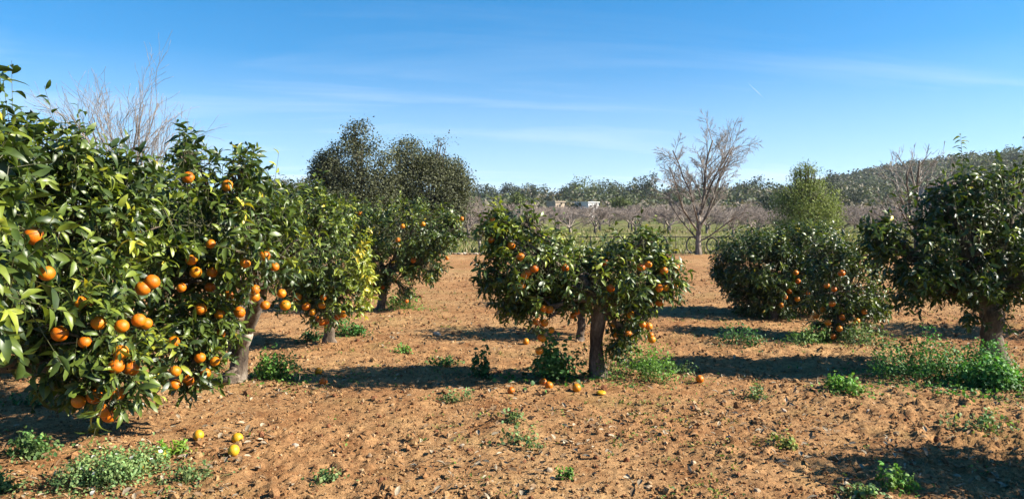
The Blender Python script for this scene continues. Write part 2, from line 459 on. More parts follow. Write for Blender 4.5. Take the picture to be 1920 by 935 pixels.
# leaf colours: a small palette, so that single leaves can share meshes
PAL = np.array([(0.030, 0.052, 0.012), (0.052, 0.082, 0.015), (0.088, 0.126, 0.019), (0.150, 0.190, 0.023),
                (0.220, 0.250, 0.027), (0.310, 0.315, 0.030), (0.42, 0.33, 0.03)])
LEAFMESH = {}
def leaf_mesh(var, pal):
    k = (var, pal)
    if k not in LEAFMESH:
        V, F = LT3[var]
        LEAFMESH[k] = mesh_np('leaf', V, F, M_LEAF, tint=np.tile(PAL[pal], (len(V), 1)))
    return LEAFMESH[k]

def frames(a, nrm):
    a = unit(a); c = unit(nrm - (nrm * a).sum(-1, keepdims=True) * a); b = np.cross(c, a)
    return a, b, c
def stamp(tmpl, P, A, B, C, S):
    V, F = tmpl
    W = P[:, None, :] + S[:, None, None] * (V[None, :, 0:1] * A[:, None] + V[None, :, 1:2] * B[:, None] + V[None, :, 2:3] * C[:, None])
    FF = F[None] + (np.arange(len(P)) * len(V))[:, None, None]
    return W.reshape(-1, 3), FF.reshape(-1, 3)

def rdir(n, rng):
    return unit(rng.normal(size=(n, 3)))

# orange fruit, slightly flattened, with a little calyx on top
def orange_mesh(name, mat, seg=20, rings=12, flat=0.94):
    V, F, mi = [], [], []
    V.append((0, 0, flat * 0.985))
    for i in range(1, rings):
        th = math.pi * i / rings
        dent = 1 - 0.05 * math.exp(-(th / 0.25) ** 2) - 0.03 * math.exp(-((math.pi - th) / 0.2) ** 2)
        for j in range(seg):
            ph = 2 * math.pi * j / seg
            V.append((math.sin(th) * math.cos(ph) * dent, math.sin(th) * math.sin(ph) * dent, math.cos(th) * flat * dent))
    V.append((0, 0, -flat * 0.97))
    last = len(V) - 1
    for j in range(seg): F.append((0, 1 + j, 1 + (j + 1) % seg))
    for i in range(rings - 2):
        for j in range(seg):
            a = 1 + i * seg + j; b = 1 + i * seg + (j + 1) % seg
            F += [(a, a + seg, b), (b, a + seg, b + seg)]
    for j in range(seg): F.append((last, 1 + (rings - 2) * seg + (j + 1) % seg, 1 + (rings - 2) * seg + j))
    mi = [0] * len(F)
    n0 = len(V)      # calyx star and stub of stalk
    V.append((0, 0, flat + 0.10))
    for k in range(10):
        r = 0.20 if k % 2 == 0 else 0.10
        V.append((r * math.cos(k * math.pi / 5), r * math.sin(k * math.pi / 5), flat * 0.985 + 0.01))
    for k in range(10): F.append((n0, n0 + 1 + k, n0 + 1 + (k + 1) % 10)); mi.append(1)
    return mesh_np(name, np.array(V), np.array(F), None, mats=[mat, M_CALYX], mi=mi)
ORANGE = orange_mesh('orange', M_ORANGE)
PALE_ORANGE = orange_mesh('pale_orange', M_PALEORANGE)

# ------------------------------------------------------------------ orange trees
TREES = []       # gathered first, the leaves seen largest become single leaf objects afterwards
def orange_tree(key, base_uv, blobs, label, leafL=0.088, dens=150, stems=(), fruits=(), fruit_d=0.08, young=0.25,
                seed=1, base=None, extra=(), yellow=None, trunk_r=0.085, trunk_pts=None, dark=0.0, lod=3, gap=0.45, name='orange_tree', single=300):
    rng = np.random.default_rng(seed)
    if base is None:
        base = gpt(*base_uv); base[2] = float(soil_z(base[0], base[1])) - 0.02
    base = np.asarray(base, float)
    B = []
    for b in blobs:
        if len(b) == 6:  u, v, ru, rv, Y, ry = b; c = at(u, v, Y); B.append((c, np.array([ru / FPX * Y, ry, rv / FPX * Y])))
        else: B.append((np.array(b[0], float), np.array(b[1], float)))
    B = [(c, np.maximum(r - 0.085 * leafL / 0.088, r * 0.66)) for c, r in B]
    area = np.array([(r[0] * r[1] + r[0] * r[2] + r[1] * r[2]) / 3 * 12.57 for c, r in B])
    pos, axis, out_, rad_ = [], [], [], []
    for (c, r), a in zip(B, area):
        n = int((1.7 if r.max() < 0.2 else 1.0) * a * dens * 1.32 * (0.088 / leafL) ** 2)
        d = rdir(n, rng)
        lump = 1 + 0.52 * (fbm(d * 2.3 + seed * 3.7, 3, seed) - 0.5) + 0.08 * rng.normal(size=n)
        shell = rng.random(n) < 0.66
        f = np.where(shell, rng.uniform(0.80, 1.02, n), rng.uniform(0.30, 0.82, n)) * lump
        p = c + d * r * f[:, None]
        keep = np.ones(n, bool)
        for (c2, r2) in B:
            if c2 is c: continue
            q = np.linalg.norm((p - c2) / r2, axis=1)
            keep &= ~((q < 0.62) & (rng.random(n) < 0.8))
        g_ = fbm(p * 4.6 + seed, 2, seed + 9)
        keep &= (g_ > gap) | (r.max() < 0.2) | (rng.random(n) < 0.10)
        keep &= p[:, 2] > base[2] + 0.09
        nrm = unit(d / r)
        pos.append(p[keep]); out_.append(nrm[keep]); rad_.append(f[keep])
    pos = np.concatenate(pos); outn = np.concatenate(out_); rad = np.concatenate(rad_)
    n = len(pos)
    hang = rng.random(n)
    ax = outn * 0.9 + rdir(n, rng) * 0.55 + np.array([0, 0, 1.0]) * np.where(outn[:, 2] > 0.1, 0.75, -0.15)[:, None]
    ax[:, 2] -= (hang < 0.35) * 0.9 * (outn[:, 2] < 0.35)
    ax = unit(ax)
    shoot_len = rng.uniform(0.09, 0.20, n) * (leafL / 0.088)
    # upright flush shoots standing proud of the top
    top = (outn[:, 2] > 0.55) & (rad > 0.9) & (rng.random(n) < 0.22)
    shoot_len = np.where(top, shoot_len * 2.0, shoot_len)
    ax[top] = unit(ax[top] * 0.5 + np.array([0, 0, 1.0]))
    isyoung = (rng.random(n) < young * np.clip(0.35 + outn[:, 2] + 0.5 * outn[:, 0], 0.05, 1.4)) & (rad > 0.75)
    for (p0, p1, k) in extra:
        p0, p1 = np.array(p0), np.array(p1)
        for i in range(k):
            t = i / max(1, k)
            pos = np.vstack([pos, p0 + (p1 - p0) * t]); ax = np.vstack([ax, unit(p1 - p0)])
            shoot_len = np.append(shoot_len, np.linalg.norm(p1 - p0) / k); isyoung = np.append(isyoung, t > 0.5); rad = np.append(rad, 1.0)
            outn = np.vstack([outn, unit(p1 - p0)])
    n = len(pos)
    K = 8
    i = np.arange(n).repeat(K); k = np.tile(np.arange(K), n)
    t = (k + 0.5) / K
    use = rng.random(len(i)) < 0.93
    i, k, t = i[use], k[use], t[use]
    m = len(i)
    A0 = ax[i]
    ref = np.where(np.abs(A0[:, 2:3]) < 0.9, np.array([[0, 0, 1.0]]), np.array([[1.0, 0, 0]]))
    e1 = unit(np.cross(A0, ref)); e2 = np.cross(A0, e1)
    ph = k * 2.39996 + i * 1.7 + rng.normal(size=m) * 0.25
    radial = e1 * np.cos(ph)[:, None] + e2 * np.sin(ph)[:, None]
    al = np.radians(82 - 48 * t + rng.normal(size=m) * 12)
    d = A0 * np.cos(al)[:, None] + radial * np.sin(al)[:, None]
    d[:, 2] -= 0.22 + 0.22 * rng.random(m)
    nr = A0 * 0.6 + np.array([0, 0, 0.5]) + rdir(m, rng) * 0.85
    a, b, c = frames(d, nr)
    P = pos[i] + A0 * (shoot_len[i] * t)[:, None]
    S = leafL * rng.uniform(0.62, 1.22, m) * np.where(t > 0.9, 0.75, 1.0)
    # palette index
    tone = 1.0 + rng.normal(size=n) * 0.9 - dark
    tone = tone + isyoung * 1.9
    tone = tone[i] + rng.normal(size=m) * 0.55
    if yellow is not None: tone = tone + yellow(P)
    tone = np.where(rng.random(m) < 0.006, 6, tone)
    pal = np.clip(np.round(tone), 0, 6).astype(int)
    var = rng.integers(0, 4, m)
    # fruit: at the front of the crown, leaves brushed aside around them
    fr = []
    for f_ in fruits:
        u, v = f_[0], f_[1]
        dr = ray(u, v); dr = dr / np.linalg.norm(dr)
        best = None
        for (cc, r) in B:
            o = (CAM - cc) / r; dd = dr / r
            qa, qb, qc = dd @ dd, 2 * o @ dd, o @ o - 1
            disc = qb * qb - 4 * qa * qc
            if disc > 0:
                s = (-qb - math.sqrt(disc)) / (2 * qa)
                if best is None or s < best: best = s
        if best is None:
            near = min(B, key=lambda q: np.linalg.norm(np.cross(q[0] - CAM, dr)))
            best = (near[0] - CAM) @ dr - 0.2 * near[1][1]
        if len(f_) > 2: best = f_[2] if f_[2] > 1 else best + f_[2]
        p = CAM + dr * (best + (0.03 if dark < 0.4 else -0.05))
        R = fruit_d / 2 * rng.uniform(0.80, 1.08)
        fr.append((p, R))
        w = P + a * (S * 0.5)[:, None] - CAM
        along = w @ dr; perp = np.linalg.norm(w - along[:, None] * dr, axis=1)
        block = (perp < R * 1.15) & (along < best + 0.07) & (rng.random(m) < 0.88)
        inside = np.linalg.norm(P + a * (S * 0.5)[:, None] - p, axis=1) < R * 1.15
        kp = ~(block | inside)
        P, a, b, c, S, pal, var, i, t = P[kp], a[kp], b[kp], c[kp], S[kp], pal[kp], var[kp], i[kp], t[kp]; m = len(P)
    # wood
    crown_c = np.average(np.array([q[0] for q in B]), axis=0, weights=area)
    if trunk_pts is None:
        fork = base + (crown_c - base) * np.array([0.35, 0.35, 0.0]) + np.array([0, 0, max(0.32, (crown_c[2] - base[2]) * 0.55)])
        trunk_pts = [base + np.array([0, 0, -0.05]), base * 0.55 + fork * 0.45 + np.array([0.02, 0, 0]), fork]
    TP = np.array(trunk_pts, float)
    # smooth the trunk path and roughen it
    s = np.linspace(0, 1, 12); kn = np.linspace(0, 1, len(TP))
    TP2 = np.stack([np.interp(s, kn, TP[:, j]) for j in range(3)], -1)
    TP2[1:-1] += rng.normal(size=(10, 3)) * trunk_r * 0.07
    TR = trunk_r * (1.0 + 0.75 * np.exp(-s * 8) - 0.15 * s + 0.10 * np.sin(s * 11 + seed))
    TV, TF = tubes([(TP2, TR)], 14)
    TV = TV + unit(rng.normal(size=TV.shape)) * 0.0 + ((fbm(TV * 14, 3, seed) - 0.5) * trunk_r * 0.45)[:, None] * unit((TV - crown_c) * np.array([1, 1, 0.01]))
    limbs = []
    fork = TP2[-1]
    for (cc, r), aa in zip(B, area):
        if r.max() < 0.07: continue
        mid = fork * 0.5 + cc * 0.5 + np.array([0, 0, 0.06]) + rng.normal(size=3) * 0.05
        tip = cc + (cc - fork) * 0.02
        s5 = np.linspace(0, 1, 7)[:, None]
        path = (1 - s5) ** 2 * (fork - np.array([0, 0, 0.06])) + 2 * s5 * (1 - s5) * mid + s5 ** 2 * tip
        path[1:-1] += rng.normal(size=(5, 3)) * 0.015
        main = (path, np.linspace(trunk_r * 0.60, 0.006, 7))
        subs = [main]
        for _ in range(9):
            s_ = rng.uniform(0.25, 1.0); p0 = path[int(s_ * 6)]
            dd = rdir(1, rng)[0]; p1 = cc + dd * r * 0.85
            if p1[2] < base[2] + 0.25: continue
            pm = (p0 + p1) / 2 + np.array([0, 0, 0.04]) + rng.normal(size=3) * 0.03
            q5 = np.linspace(0, 1, 6)[:, None]
            subs.append(((1 - q5) ** 2 * p0 + 2 * q5 * (1 - q5) * pm + q5 ** 2 * p1, np.linspace(trunk_r * 0.2, 0.004, 6)))
        limbs.append(tubes(subs, 6))
    TREES.append(dict(name=name, base=base, label=label, P=P, a=a, b=b, c=c, S=S, pal=pal, var=var, fr=fr, trunk=(TV, TF), limbs=limbs, lod=lod,
                      stems=(pos, ax, shoot_len), seed=seed, single=single, key=key))

# --- near tree at the left edge, its trunk just outside the picture
orange_tree('T0', None, [
    (-70, 440, 145, 225, 3.1, 0.40), (-45, 325, 58, 90, 3.0, 0.2), (-25, 560, 110, 150, 2.9, 0.25),
    (125, 480, 160, 180, 4.35, 0.5), (60, 420, 160, 118, 4.6, 0.6), (205, 435, 115, 115, 4.7, 0.6),
    (185, 615, 125, 105, 4.2, 0.35), (215, 690, 50, 70, 4.05, 0.18), (150, 690, 62, 66, 4.2, 0.2), (200, 745, 30, 30, 4.0, 0.1), (100, 600, 70, 100, 4.3, 0.35),
    (150, 305, 44, 46, 4.3, 0.2), (30, 295, 66, 70, 4.1, 0.25), (240, 340, 50, 36, 4.6, 0.25), (60, 330, 60, 60, 4.4, 0.3),
    ((-3.7, 4.3, 1.2), (0.6, 0.8, 0.6)), ((-3.9, 4.3, 1.7), (0.5, 0.6, 0.35))],
    'large glossy orange tree filling the left edge, branches hanging low with big oranges', leafL=0.092, dens=150, seed=3, base=(-3.75, 4.55, 0.0),
    fruit_d=0.084, young=0.32, trunk_r=0.10, gap=0.50, extra=[(at(-14, 215, 3.2), at(4, 135, 3.2), 2), (at(60, 330, 4.0), at(64, 240, 4.0), 2), (at(140, 310, 4.1), at(150, 232, 4.1), 2)],
    fruits=[(87, 512, 3.75), (112, 625), (150, 567), (185, 605), (159, 641), (228, 611), (260, 600), (274, 606), (218, 686), (247, 690), (226, 660),
            (147, 752, 0.05), (220, 738, 0.0), (195, 769, 0.0), (205, 777, 0.05), (178, 742, 0.06), (285, 528), (268, 540), (62, 442, 3.9)])
# --- its row: the V-trunked tree
orange_tree('T1', (446, 712), [
    (440, 420, 108, 100, 5.9, 0.85), (330, 520, 120, 130, 5.6, 0.75), (330, 660, 85, 62, 5.35, 0.4), (480, 470, 76, 92, 5.7, 0.6),
    (385, 345, 88, 46, 5.7, 0.5), (280, 425, 130, 110, 6.1, 0.8), (395, 600, 40, 60, 5.5, 0.25), (372, 690, 32, 38, 5.3, 0.15), (540, 470, 40, 60, 5.9, 0.4), (350, 288, 26, 20, 5.4, 0.12), (455, 325, 36, 22, 5.7, 0.2)],
    'orange tree with forked pale trunk and many oranges, second from the left edge', leafL=0.090, dens=135, seed=5, fruit_d=0.082, young=0.32, trunk_r=0.068, gap=0.48, extra=[(at(345, 300, 5.2), at(352, 238, 5.2), 3), (at(455, 340, 5.4), at(462, 286, 5.4), 3)],
    trunk_pts=[at(446, 716, 7.1), at(448, 680, 7.1), at(458, 640, 7.05), at(474, 590, 6.9), at(486, 540, 6.6)],
    fruits=[(353, 333), (426, 348), (395, 457), (359, 487), (367, 510), (398, 510), (340, 539), (394, 538, 0.1), (376, 579), (411, 588), (413, 625), (325, 641), (375, 670),
            (403, 677, -0.05), (328, 696), (386, 698), (354, 712), (328, 721), (460, 493), (496, 480), (515, 500), (478, 543), (477, 556, 0.05), (449, 585), (430, 553, 0.1), (497, 572), (528, 550), (535, 572)])
# --- a tree mostly hidden behind the first two
orange_tree('T1b', (112, 697), [(60, 560, 130, 90, 7.4, 0.8), (170, 600, 90, 70, 7.5, 0.6)],
    'shaded orange tree mostly hidden behind the left edge tree, dark trunk showing below', leafL=0.088, dens=90, seed=6, lod=2, single=40)
orange_tree('T2', (617, 638), [
    (585, 470, 100, 105, 9.3, 0.75), (640, 505, 62, 92, 9.2, 0.5), (600, 575, 58, 32, 9.1, 0.4), (570, 395, 78, 48, 9.3, 0.5), (545, 545, 50, 35, 9.0, 0.35), (672, 540, 34, 50, 9.2, 0.3)],
    'yellowish green orange tree with short trunk and low ring of oranges behind forked tree', leafL=0.086, dens=125, seed=8, fruit_d=0.094, young=0.35, trunk_r=0.07, gap=0.42,
    yellow=lambda P: np.clip((P[:, 0] + 2.12) / 0.30, 0, 1) * 2.7,
    fruits=[(558, 556), (574, 574), (606, 558), (604, 572), (586, 585), (633, 594), (643, 589), (612, 602), (603, 604), (597, 597, 0.1)])
orange_tree('T3', (712, 578), [
    (775, 435, 88, 62, 12.4, 0.8), (670, 430, 66, 52, 12.5, 0.7), (720, 490, 66, 50, 12.4, 0.6), (795, 490, 42, 40, 12.3, 0.4), (757, 545, 13, 14, 12.2, 0.1), (845, 430, 26, 30, 12.3, 0.25), (705, 525, 24, 26, 12.3, 0.25)],
    'farthest orange tree of the left row, with overhanging crown under the dark oaks', leafL=0.088, dens=115, seed=9, fruit_d=0.085, young=0.30, trunk_r=0.07, lod=2, dark=0.35,
    fruits=[(755, 424), (793, 420), (746, 450), (675, 400), (838, 484), (775, 488), (762, 564, 0), (700, 530), (718, 538), (866, 410)], single=200)
# --- centre
orange_tree('C1', (1122, 713), [
    (1000, 500, 82, 80, 7.1, 0.6), (1185, 515, 76, 72, 7.1, 0.6), (1095, 520, 82, 54, 7.1, 0.6), (938, 446, 34, 30, 7.0, 0.2), (924, 416, 22, 26, 7.0, 0.12), (985, 416, 16, 28, 7.0, 0.1), (1060, 560, 50, 30, 7.0, 0.3),
    (918, 518, 32, 22, 7.0, 0.2), (1010, 585, 40, 48, 6.9, 0.28), (1200, 590, 44, 42, 7.0, 0.3), (962, 565, 28, 34, 7.1, 0.25), (1165, 632, 24, 26, 7.1, 0.2), (1200, 455, 48, 20, 7.0, 0.3), (1250, 520, 24, 40, 7.0, 0.25)],
    'broad low orange tree in the centre with pale leaning trunk and branch reaching left', leafL=0.080, dens=140, seed=12, fruit_d=0.074, young=0.36, trunk_r=0.074, gap=0.46,
    trunk_pts=[at(1121, 718, 7.2), at(1120, 690, 7.2), at(1119, 640, 7.17), at(1124, 590, 7.15), at(1128, 560, 7.1)],
    yellow=lambda P: np.clip((0.45 - P[:, 0]) / 0.5, 0, 1) * np.clip((P[:, 2] - 1.05) / 0.2, 0, 1) * 1.2,
    fruits=[(924, 413), (921, 450), (959, 460), (976, 481), (984, 516), (990, 511), (979, 536), (1002, 503), (1060, 502), (1030, 580), (1020, 578), (1006, 602), (1021, 605), (1034, 618), (1013, 632), (1017, 634),
            (1011, 657), (1082, 584), (1075, 592), (1133, 492), (1145, 540), (1202, 501), (1216, 496), (1245, 507), (1267, 501, 0.1), (1236, 540), (1248, 540), (1236, 567), (1183, 590), (1153, 607), (1205, 608), (1216, 611), (1220, 628), (1222, 636), (1176, 625), (1156, 628), (1265, 538, 0.1)])
orange_tree('C2', (1086, 633), [(1085, 520, 90, 60, 9.8, 0.6), (1120, 560, 55, 32, 9.8, 0.4)], 'orange tree with thin trunk directly behind the broad centre tree', leafL=0.085, dens=95, seed=14, lod=2, trunk_r=0.055, single=40)
orange_tree('C3', (1050, 574), [(1060, 510, 60, 40, 13.0, 0.5)], 'small orange tree at the end of the centre row, hidden by the one in front', leafL=0.085, dens=80, seed=15, lod=2, trunk_r=0.05, single=0)
# --- right row
orange_tree('R1', (1445, 596), [
    (1425, 500, 84, 72, 11.8, 0.85), (1505, 460, 72, 42, 11.8, 0.7), (1445, 562, 84, 30, 11.7, 0.6), (1520, 530, 66, 52, 11.7, 0.6), (1370, 500, 36, 40, 11.8, 0.4)],
    'dense dark rounded orange tree right of the bare tree, crown almost on the ground', leafL=0.082, dens=150, seed=17, fruit_d=0.08, young=0.16, trunk_r=0.08, lod=2, dark=0.6, gap=0.40,
    fruits=[(1492, 511), (1496, 527), (1480, 546), (1513, 549), (1472, 557), (1495, 560), (1465, 572)])
orange_tree('R2', (1568, 632), [
    (1580, 535, 78, 66, 9.8, 0.6), (1600, 590, 54, 34, 9.7, 0.4), (1555, 480, 50, 34, 9.9, 0.4), (1555, 605, 34, 28, 9.6, 0.3), (1562, 620, 42, 22, 9.6, 0.3), (1640, 560, 34, 40, 9.8, 0.3), (1625, 470, 40, 36, 9.9, 0.3)],
    'low dark orange tree touching the weeds, between rounded tree and right edge tree', leafL=0.080, dens=135, seed=19, fruit_d=0.082, young=0.24, trunk_r=0.07, lod=2, dark=0.45,
    fruits=[(1564, 542), (1550, 535), (1560, 569), (1543, 580), (1579, 595), (1552, 604), (1574, 616), (1562, 630), (1621, 584), (1607, 601), (1530, 592), (1578, 512)])
tp = at(1806, 330, 7.5); tq = at(1801, 252, 7.5)
orange_tree('RT', (1866, 692), [
    (1800, 465, 98, 92, 7.6, 0.7), (1710, 480, 58, 66, 7.6, 0.5), (1885, 400, 78, 74, 7.6, 0.6), (1875, 515, 74, 48, 7.6, 0.6), (1725, 535, 44, 44, 7.5, 0.35), (1650, 445, 34, 34, 7.5, 0.25),
    (1810, 350, 52, 26, 7.6, 0.35), (1768, 385, 44, 34, 7.6, 0.3), (1960, 480, 80, 90, 7.7, 0.6), (1785, 532, 50, 36, 7.5, 0.35), (1900, 335, 50, 24, 7.6, 0.3), (1826, 585, 14, 16, 7.5, 0.1), (1886, 600, 9, 16, 7.45, 0.06)],
    'tall dark glossy orange tree at the right edge with thick trunk in green weeds', leafL=0.086, dens=125, seed=23, young=0.26, trunk_r=0.12, dark=0.5, gap=0.47,
    trunk_pts=[at(1866, 698, 7.7), at(1864, 670, 7.7), at(1860, 620, 7.68), at(1856, 575, 7.65)],
    extra=[(tp, tq, 3), (at(1868, 330, 7.5), at(1876, 290, 7.5), 2), (at(1715, 400, 7.4), at(1708, 350, 7.4), 2)])
# --- beyond the right edge (they throw the shadows that reach into the picture)
orange_tree('RF', None, [((4.65, 4.25, 1.15), (0.85, 0.55, 0.5)), ((4.4, 4.15, 0.9), (0.65, 0.4, 0.4)), ((5.2, 4.3, 1.4), (0.7, 0.5, 0.4))],
    'orange tree just beyond the right edge whose shadow falls across the foreground', leafL=0.09, dens=85, seed=27, base=(4.8, 4.3, 0.0), lod=2, single=0)
orange_tree('RR1', None, [((7.75, 10.0, 1.15), (0.85, 0.8, 0.6)), ((7.3, 9.9, 0.95), (0.5, 0.5, 0.4))],
    'orange tree behind the right edge tree, farther down the next row', leafL=0.09, dens=85, seed=28, base=(7.8, 10.1, 0.0), lod=2, single=0)

# --- which leaves show largest: a coarse depth buffer over all orange trees
CELL = 7.0
allP, own = [], []
for ti, T in enumerate(TREES):
    allP.append(T['P'] + T['a'] * (T['S'] * 0.5)[:, None]); own.append(np.full(len(T['P']), ti))
AP = np.concatenate(allP); OW = np.concatenate(own)
AP[:, 1] = np.maximum(AP[:, 1], 0.3)
PU, PV, PD = project(AP)
inside = (PU > 0) & (PU < 1920) & (PV > 0) & (PV < 935)
ci = (PU // CELL).astype(int) + (PV // CELL).astype(int) * 400
order = np.lexsort((PD, ci))
first = np.ones(len(order), bool); first[1:] = ci[order][1:] != ci[order][:-1]
mind = {}
cmin = np.full(ci.max() + 1 if ci.max() > 0 else 1, 1e9) if ci.min() >= 0 else None
cc_ = np.where(inside, ci, 0)
cmin = np.full(cc_.max() + 1, 1e9); np.minimum.at(cmin, cc_, np.where(inside, PD, 1e9))
vis = inside & (PD < cmin[cc_] + 0.03)
off = 0
def leaf_obj(T, j, root):
    o = link('leaf', leaf_mesh(int(T['var'][j]), int(T['pal'][j])), root)
    a, b, c, s = T['a'][j], T['b'][j], T['c'][j], T['S'][j]
    p = T['P'][j] - T['base']
    o.matrix_basis = Matrix(((a[0] * s, b[0] * s, c[0] * s, p[0]), (a[1] * s, b[1] * s, c[1] * s, p[1]), (a[2] * s, b[2] * s, c[2] * s, p[2]), (0, 0, 0, 1)))
for ti, T in enumerate(TREES):
    n = len(T['P'])
    v = vis[off:off + n]; app = T['S'] / np.maximum(PD[off:off + n], 0.1) * v
    off += n
    root = thing(T['name'], T['base'], T['label'], 'orange tree', 'orange trees of the grove')
    T['root'] = root
    pick = np.argsort(-app)[:T['single']]; pick = pick[app[pick] > 0]
    # leave the very nearest crown a mix rather than only its nearest corner
    for j in pick: leaf_obj(T, j, root)
    rest = np.ones(n, bool); rest[pick] = False
    VV, FF, TT, n0 = [], [], [], 0
    tm = LT3 if T['lod'] == 3 else LT2
    jit = np.random.default_rng(T['seed'] + 100).uniform(0.82, 1.2, n)
    for var in range(4):
        s = np.where(rest & (T['var'] == var))[0]
        if not len(s): continue
        V, F = stamp(tm[var], T['P'][s], T['a'][s], T['b'][s], T['c'][s], T['S'][s])
        VV.append(V); FF.append(F + n0); n0 += len(V)
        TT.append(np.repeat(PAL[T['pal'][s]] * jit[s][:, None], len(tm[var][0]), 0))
    pos, ax, sln = T['stems']
    p0 = pos - ax * (sln * 0.7 + 0.03)[:, None]; p1 = pos + ax * sln[:, None]
    ref = np.where(np.abs(ax[:, 2:3]) < 0.9, np.array([[0, 0, 1.0]]), np.array([[1.0, 0, 0]]))
    e1 = unit(np.cross(ax, ref)); e2 = np.cross(ax, e1)
    ring = [e1 * math.cos(q) + e2 * math.sin(q) for q in (0, 2.094, 4.189)]
    SV = np.stack([p0 + r * 0.0032 for r in ring] + [p1 + r * 0.0012 for r in ring], 1)
    fs = np.array([(0, 1, 4), (0, 4, 3), (1, 2, 5), (1, 5, 4), (2, 0, 3), (2, 3, 5)])
    VV.append(SV.reshape(-1, 3)); FF.append((fs[None] + (np.arange(len(pos)) * 6)[:, None, None]).reshape(-1, 3) + n0)
    TT.append(np.tile(np.array([0.085, 0.085, 0.032]), (len(pos) * 6, 1)))
    me = mesh_np('foliage', np.concatenate(VV) - T['base'], np.concatenate(FF), M_LEAF, tint=np.concatenate(TT))
    tag(link('foliage', me, root), kind='stuff')
    TV, TF = T['trunk']
    link('trunk', mesh_np('trunk', TV - T['base'], TF, M_BARK), root)
    for V, F in T['limbs']: link('limb', mesh_np('limb', V - T['base'], F, M_BARK), root)
    rng = np.random.default_rng(T['seed'] + 50)
    for p, R in T['fr']:
        o = link('orange', ORANGE, root, p - T['base'])
        o.scale = (R, R, R); o.rotation_euler = (rng.normal() * 0.35, rng.normal() * 0.35, rng.uniform(0, 6.28))
byk = {T['key']: T for T in TREES}
# extra wood on the forked tree: the dark second stem, the pruned stub with its pale cut, the swollen foot
root = byk['T1']['root']; b0 = byk['T1']['base']
V, F = tubes([(np.array([at(446, 672, 7.1), at(440, 640, 7.15), at(434, 600, 7.2), at(430, 560, 7.1), at(420, 520, 6.8)]), np.array([0.085, 0.072, 0.066, 0.06, 0.05]))], 12)
link('limb', mesh_np('limb', V + ((fbm(V * 14, 3, 2) - 0.5) * 0.03)[:, None] - b0, F, M_BARK), root)
V, F = tubes([(np.array([at(457, 642, 7.05), at(462, 632, 7.0), at(465, 625, 6.97)]), np.array([0.06, 0.055, 0.05]))], 12)
link('pruned_stub', mesh_np('pruned_stub', V - b0, F, M_CUT), root)
V, F = tubes([(np.array([at(434, 716, 7.05), at(432, 704, 6.98), at(436, 692, 7.02)]), np.array([0.085, 0.088, 0.045]))], 12)
link('root_swelling', mesh_np('root_swelling', V + ((fbm(V * 11, 3, 4) - 0.5) * 0.05)[:, None] - b0, F, M_BARK), root)

# ------------------------------------------------------------------ fallen oranges
def fallen(u, v, d, label, pale=False, squash=1.0):
    p = gpt(u, v); z = float(soil_z(p[0], p[1])); p = gpt(u, v + 4, z + d * 0.45)
    z = float(soil_z(p[0], p[1]))
    o = link('fallen_orange', PALE_ORANGE if pale else ORANGE)
    o.location = (p[0], p[1], z + d * 0.42 * squash); o.scale = (d / 2, d / 2, d / 2 * squash)
    o.rotation_euler = (random.uniform(-1.4, 1.4), random.uniform(-1.4, 1.4), random.uniform(0, 6)) if squash == 1 else (0.1, 0, 0)
    tag(o, label, 'orange', 'oranges fallen on the soil')
fallen(176, 794, 0.082, 'yellow fallen orange just under the lowest hanging orange of the left tree', True)
fallen(372, 813, 0.078, 'pale dusty fallen orange, left of the close pair on the bare soil', True)
fallen(445, 821, 0.080, 'upper orange of the close pair lying on the bare soil', True)
fallen(438, 844, 0.078, 'lower orange of the close pair lying on the bare soil', True)
fallen(270, 868, 0.076, 'split fallen orange at the right rim of the grey green herb patch', True)
fallen(302, 846, 0.080, 'fallen orange half sunk in bright grass beside the herb patch', True, 0.8)
fallen(597, 691, 0.080, 'reddish fallen orange at the left tip of the centre tree shadow', False)
fallen(606, 713, 0.078, 'fallen orange on a tiny weed just below the reddish one', False)
fallen(958, 725, 0.070, 'leftmost fallen orange on the soil in front of the centre tree', False)
fallen(1018, 711, 0.076, 'shaded fallen orange touching another in front of the centre tree weeds', False)
fallen(1029, 717, 0.076, 'sunlit fallen orange touching a shaded one before the centre tree', False)
fallen(1081, 722, 0.080, 'fallen orange just left of the centre tree trunk foot', False)
fallen(1127, 727, 0.085, 'flattened rotting orange right at the centre tree trunk foot', True, 0.45)
fallen(986, 635, 0.085, 'fallen orange behind the centre tree, below its lowest left fruit', False)
fallen(1312, 708, 0.080, 'lone fallen orange in the shadow right of the centre tree', False)

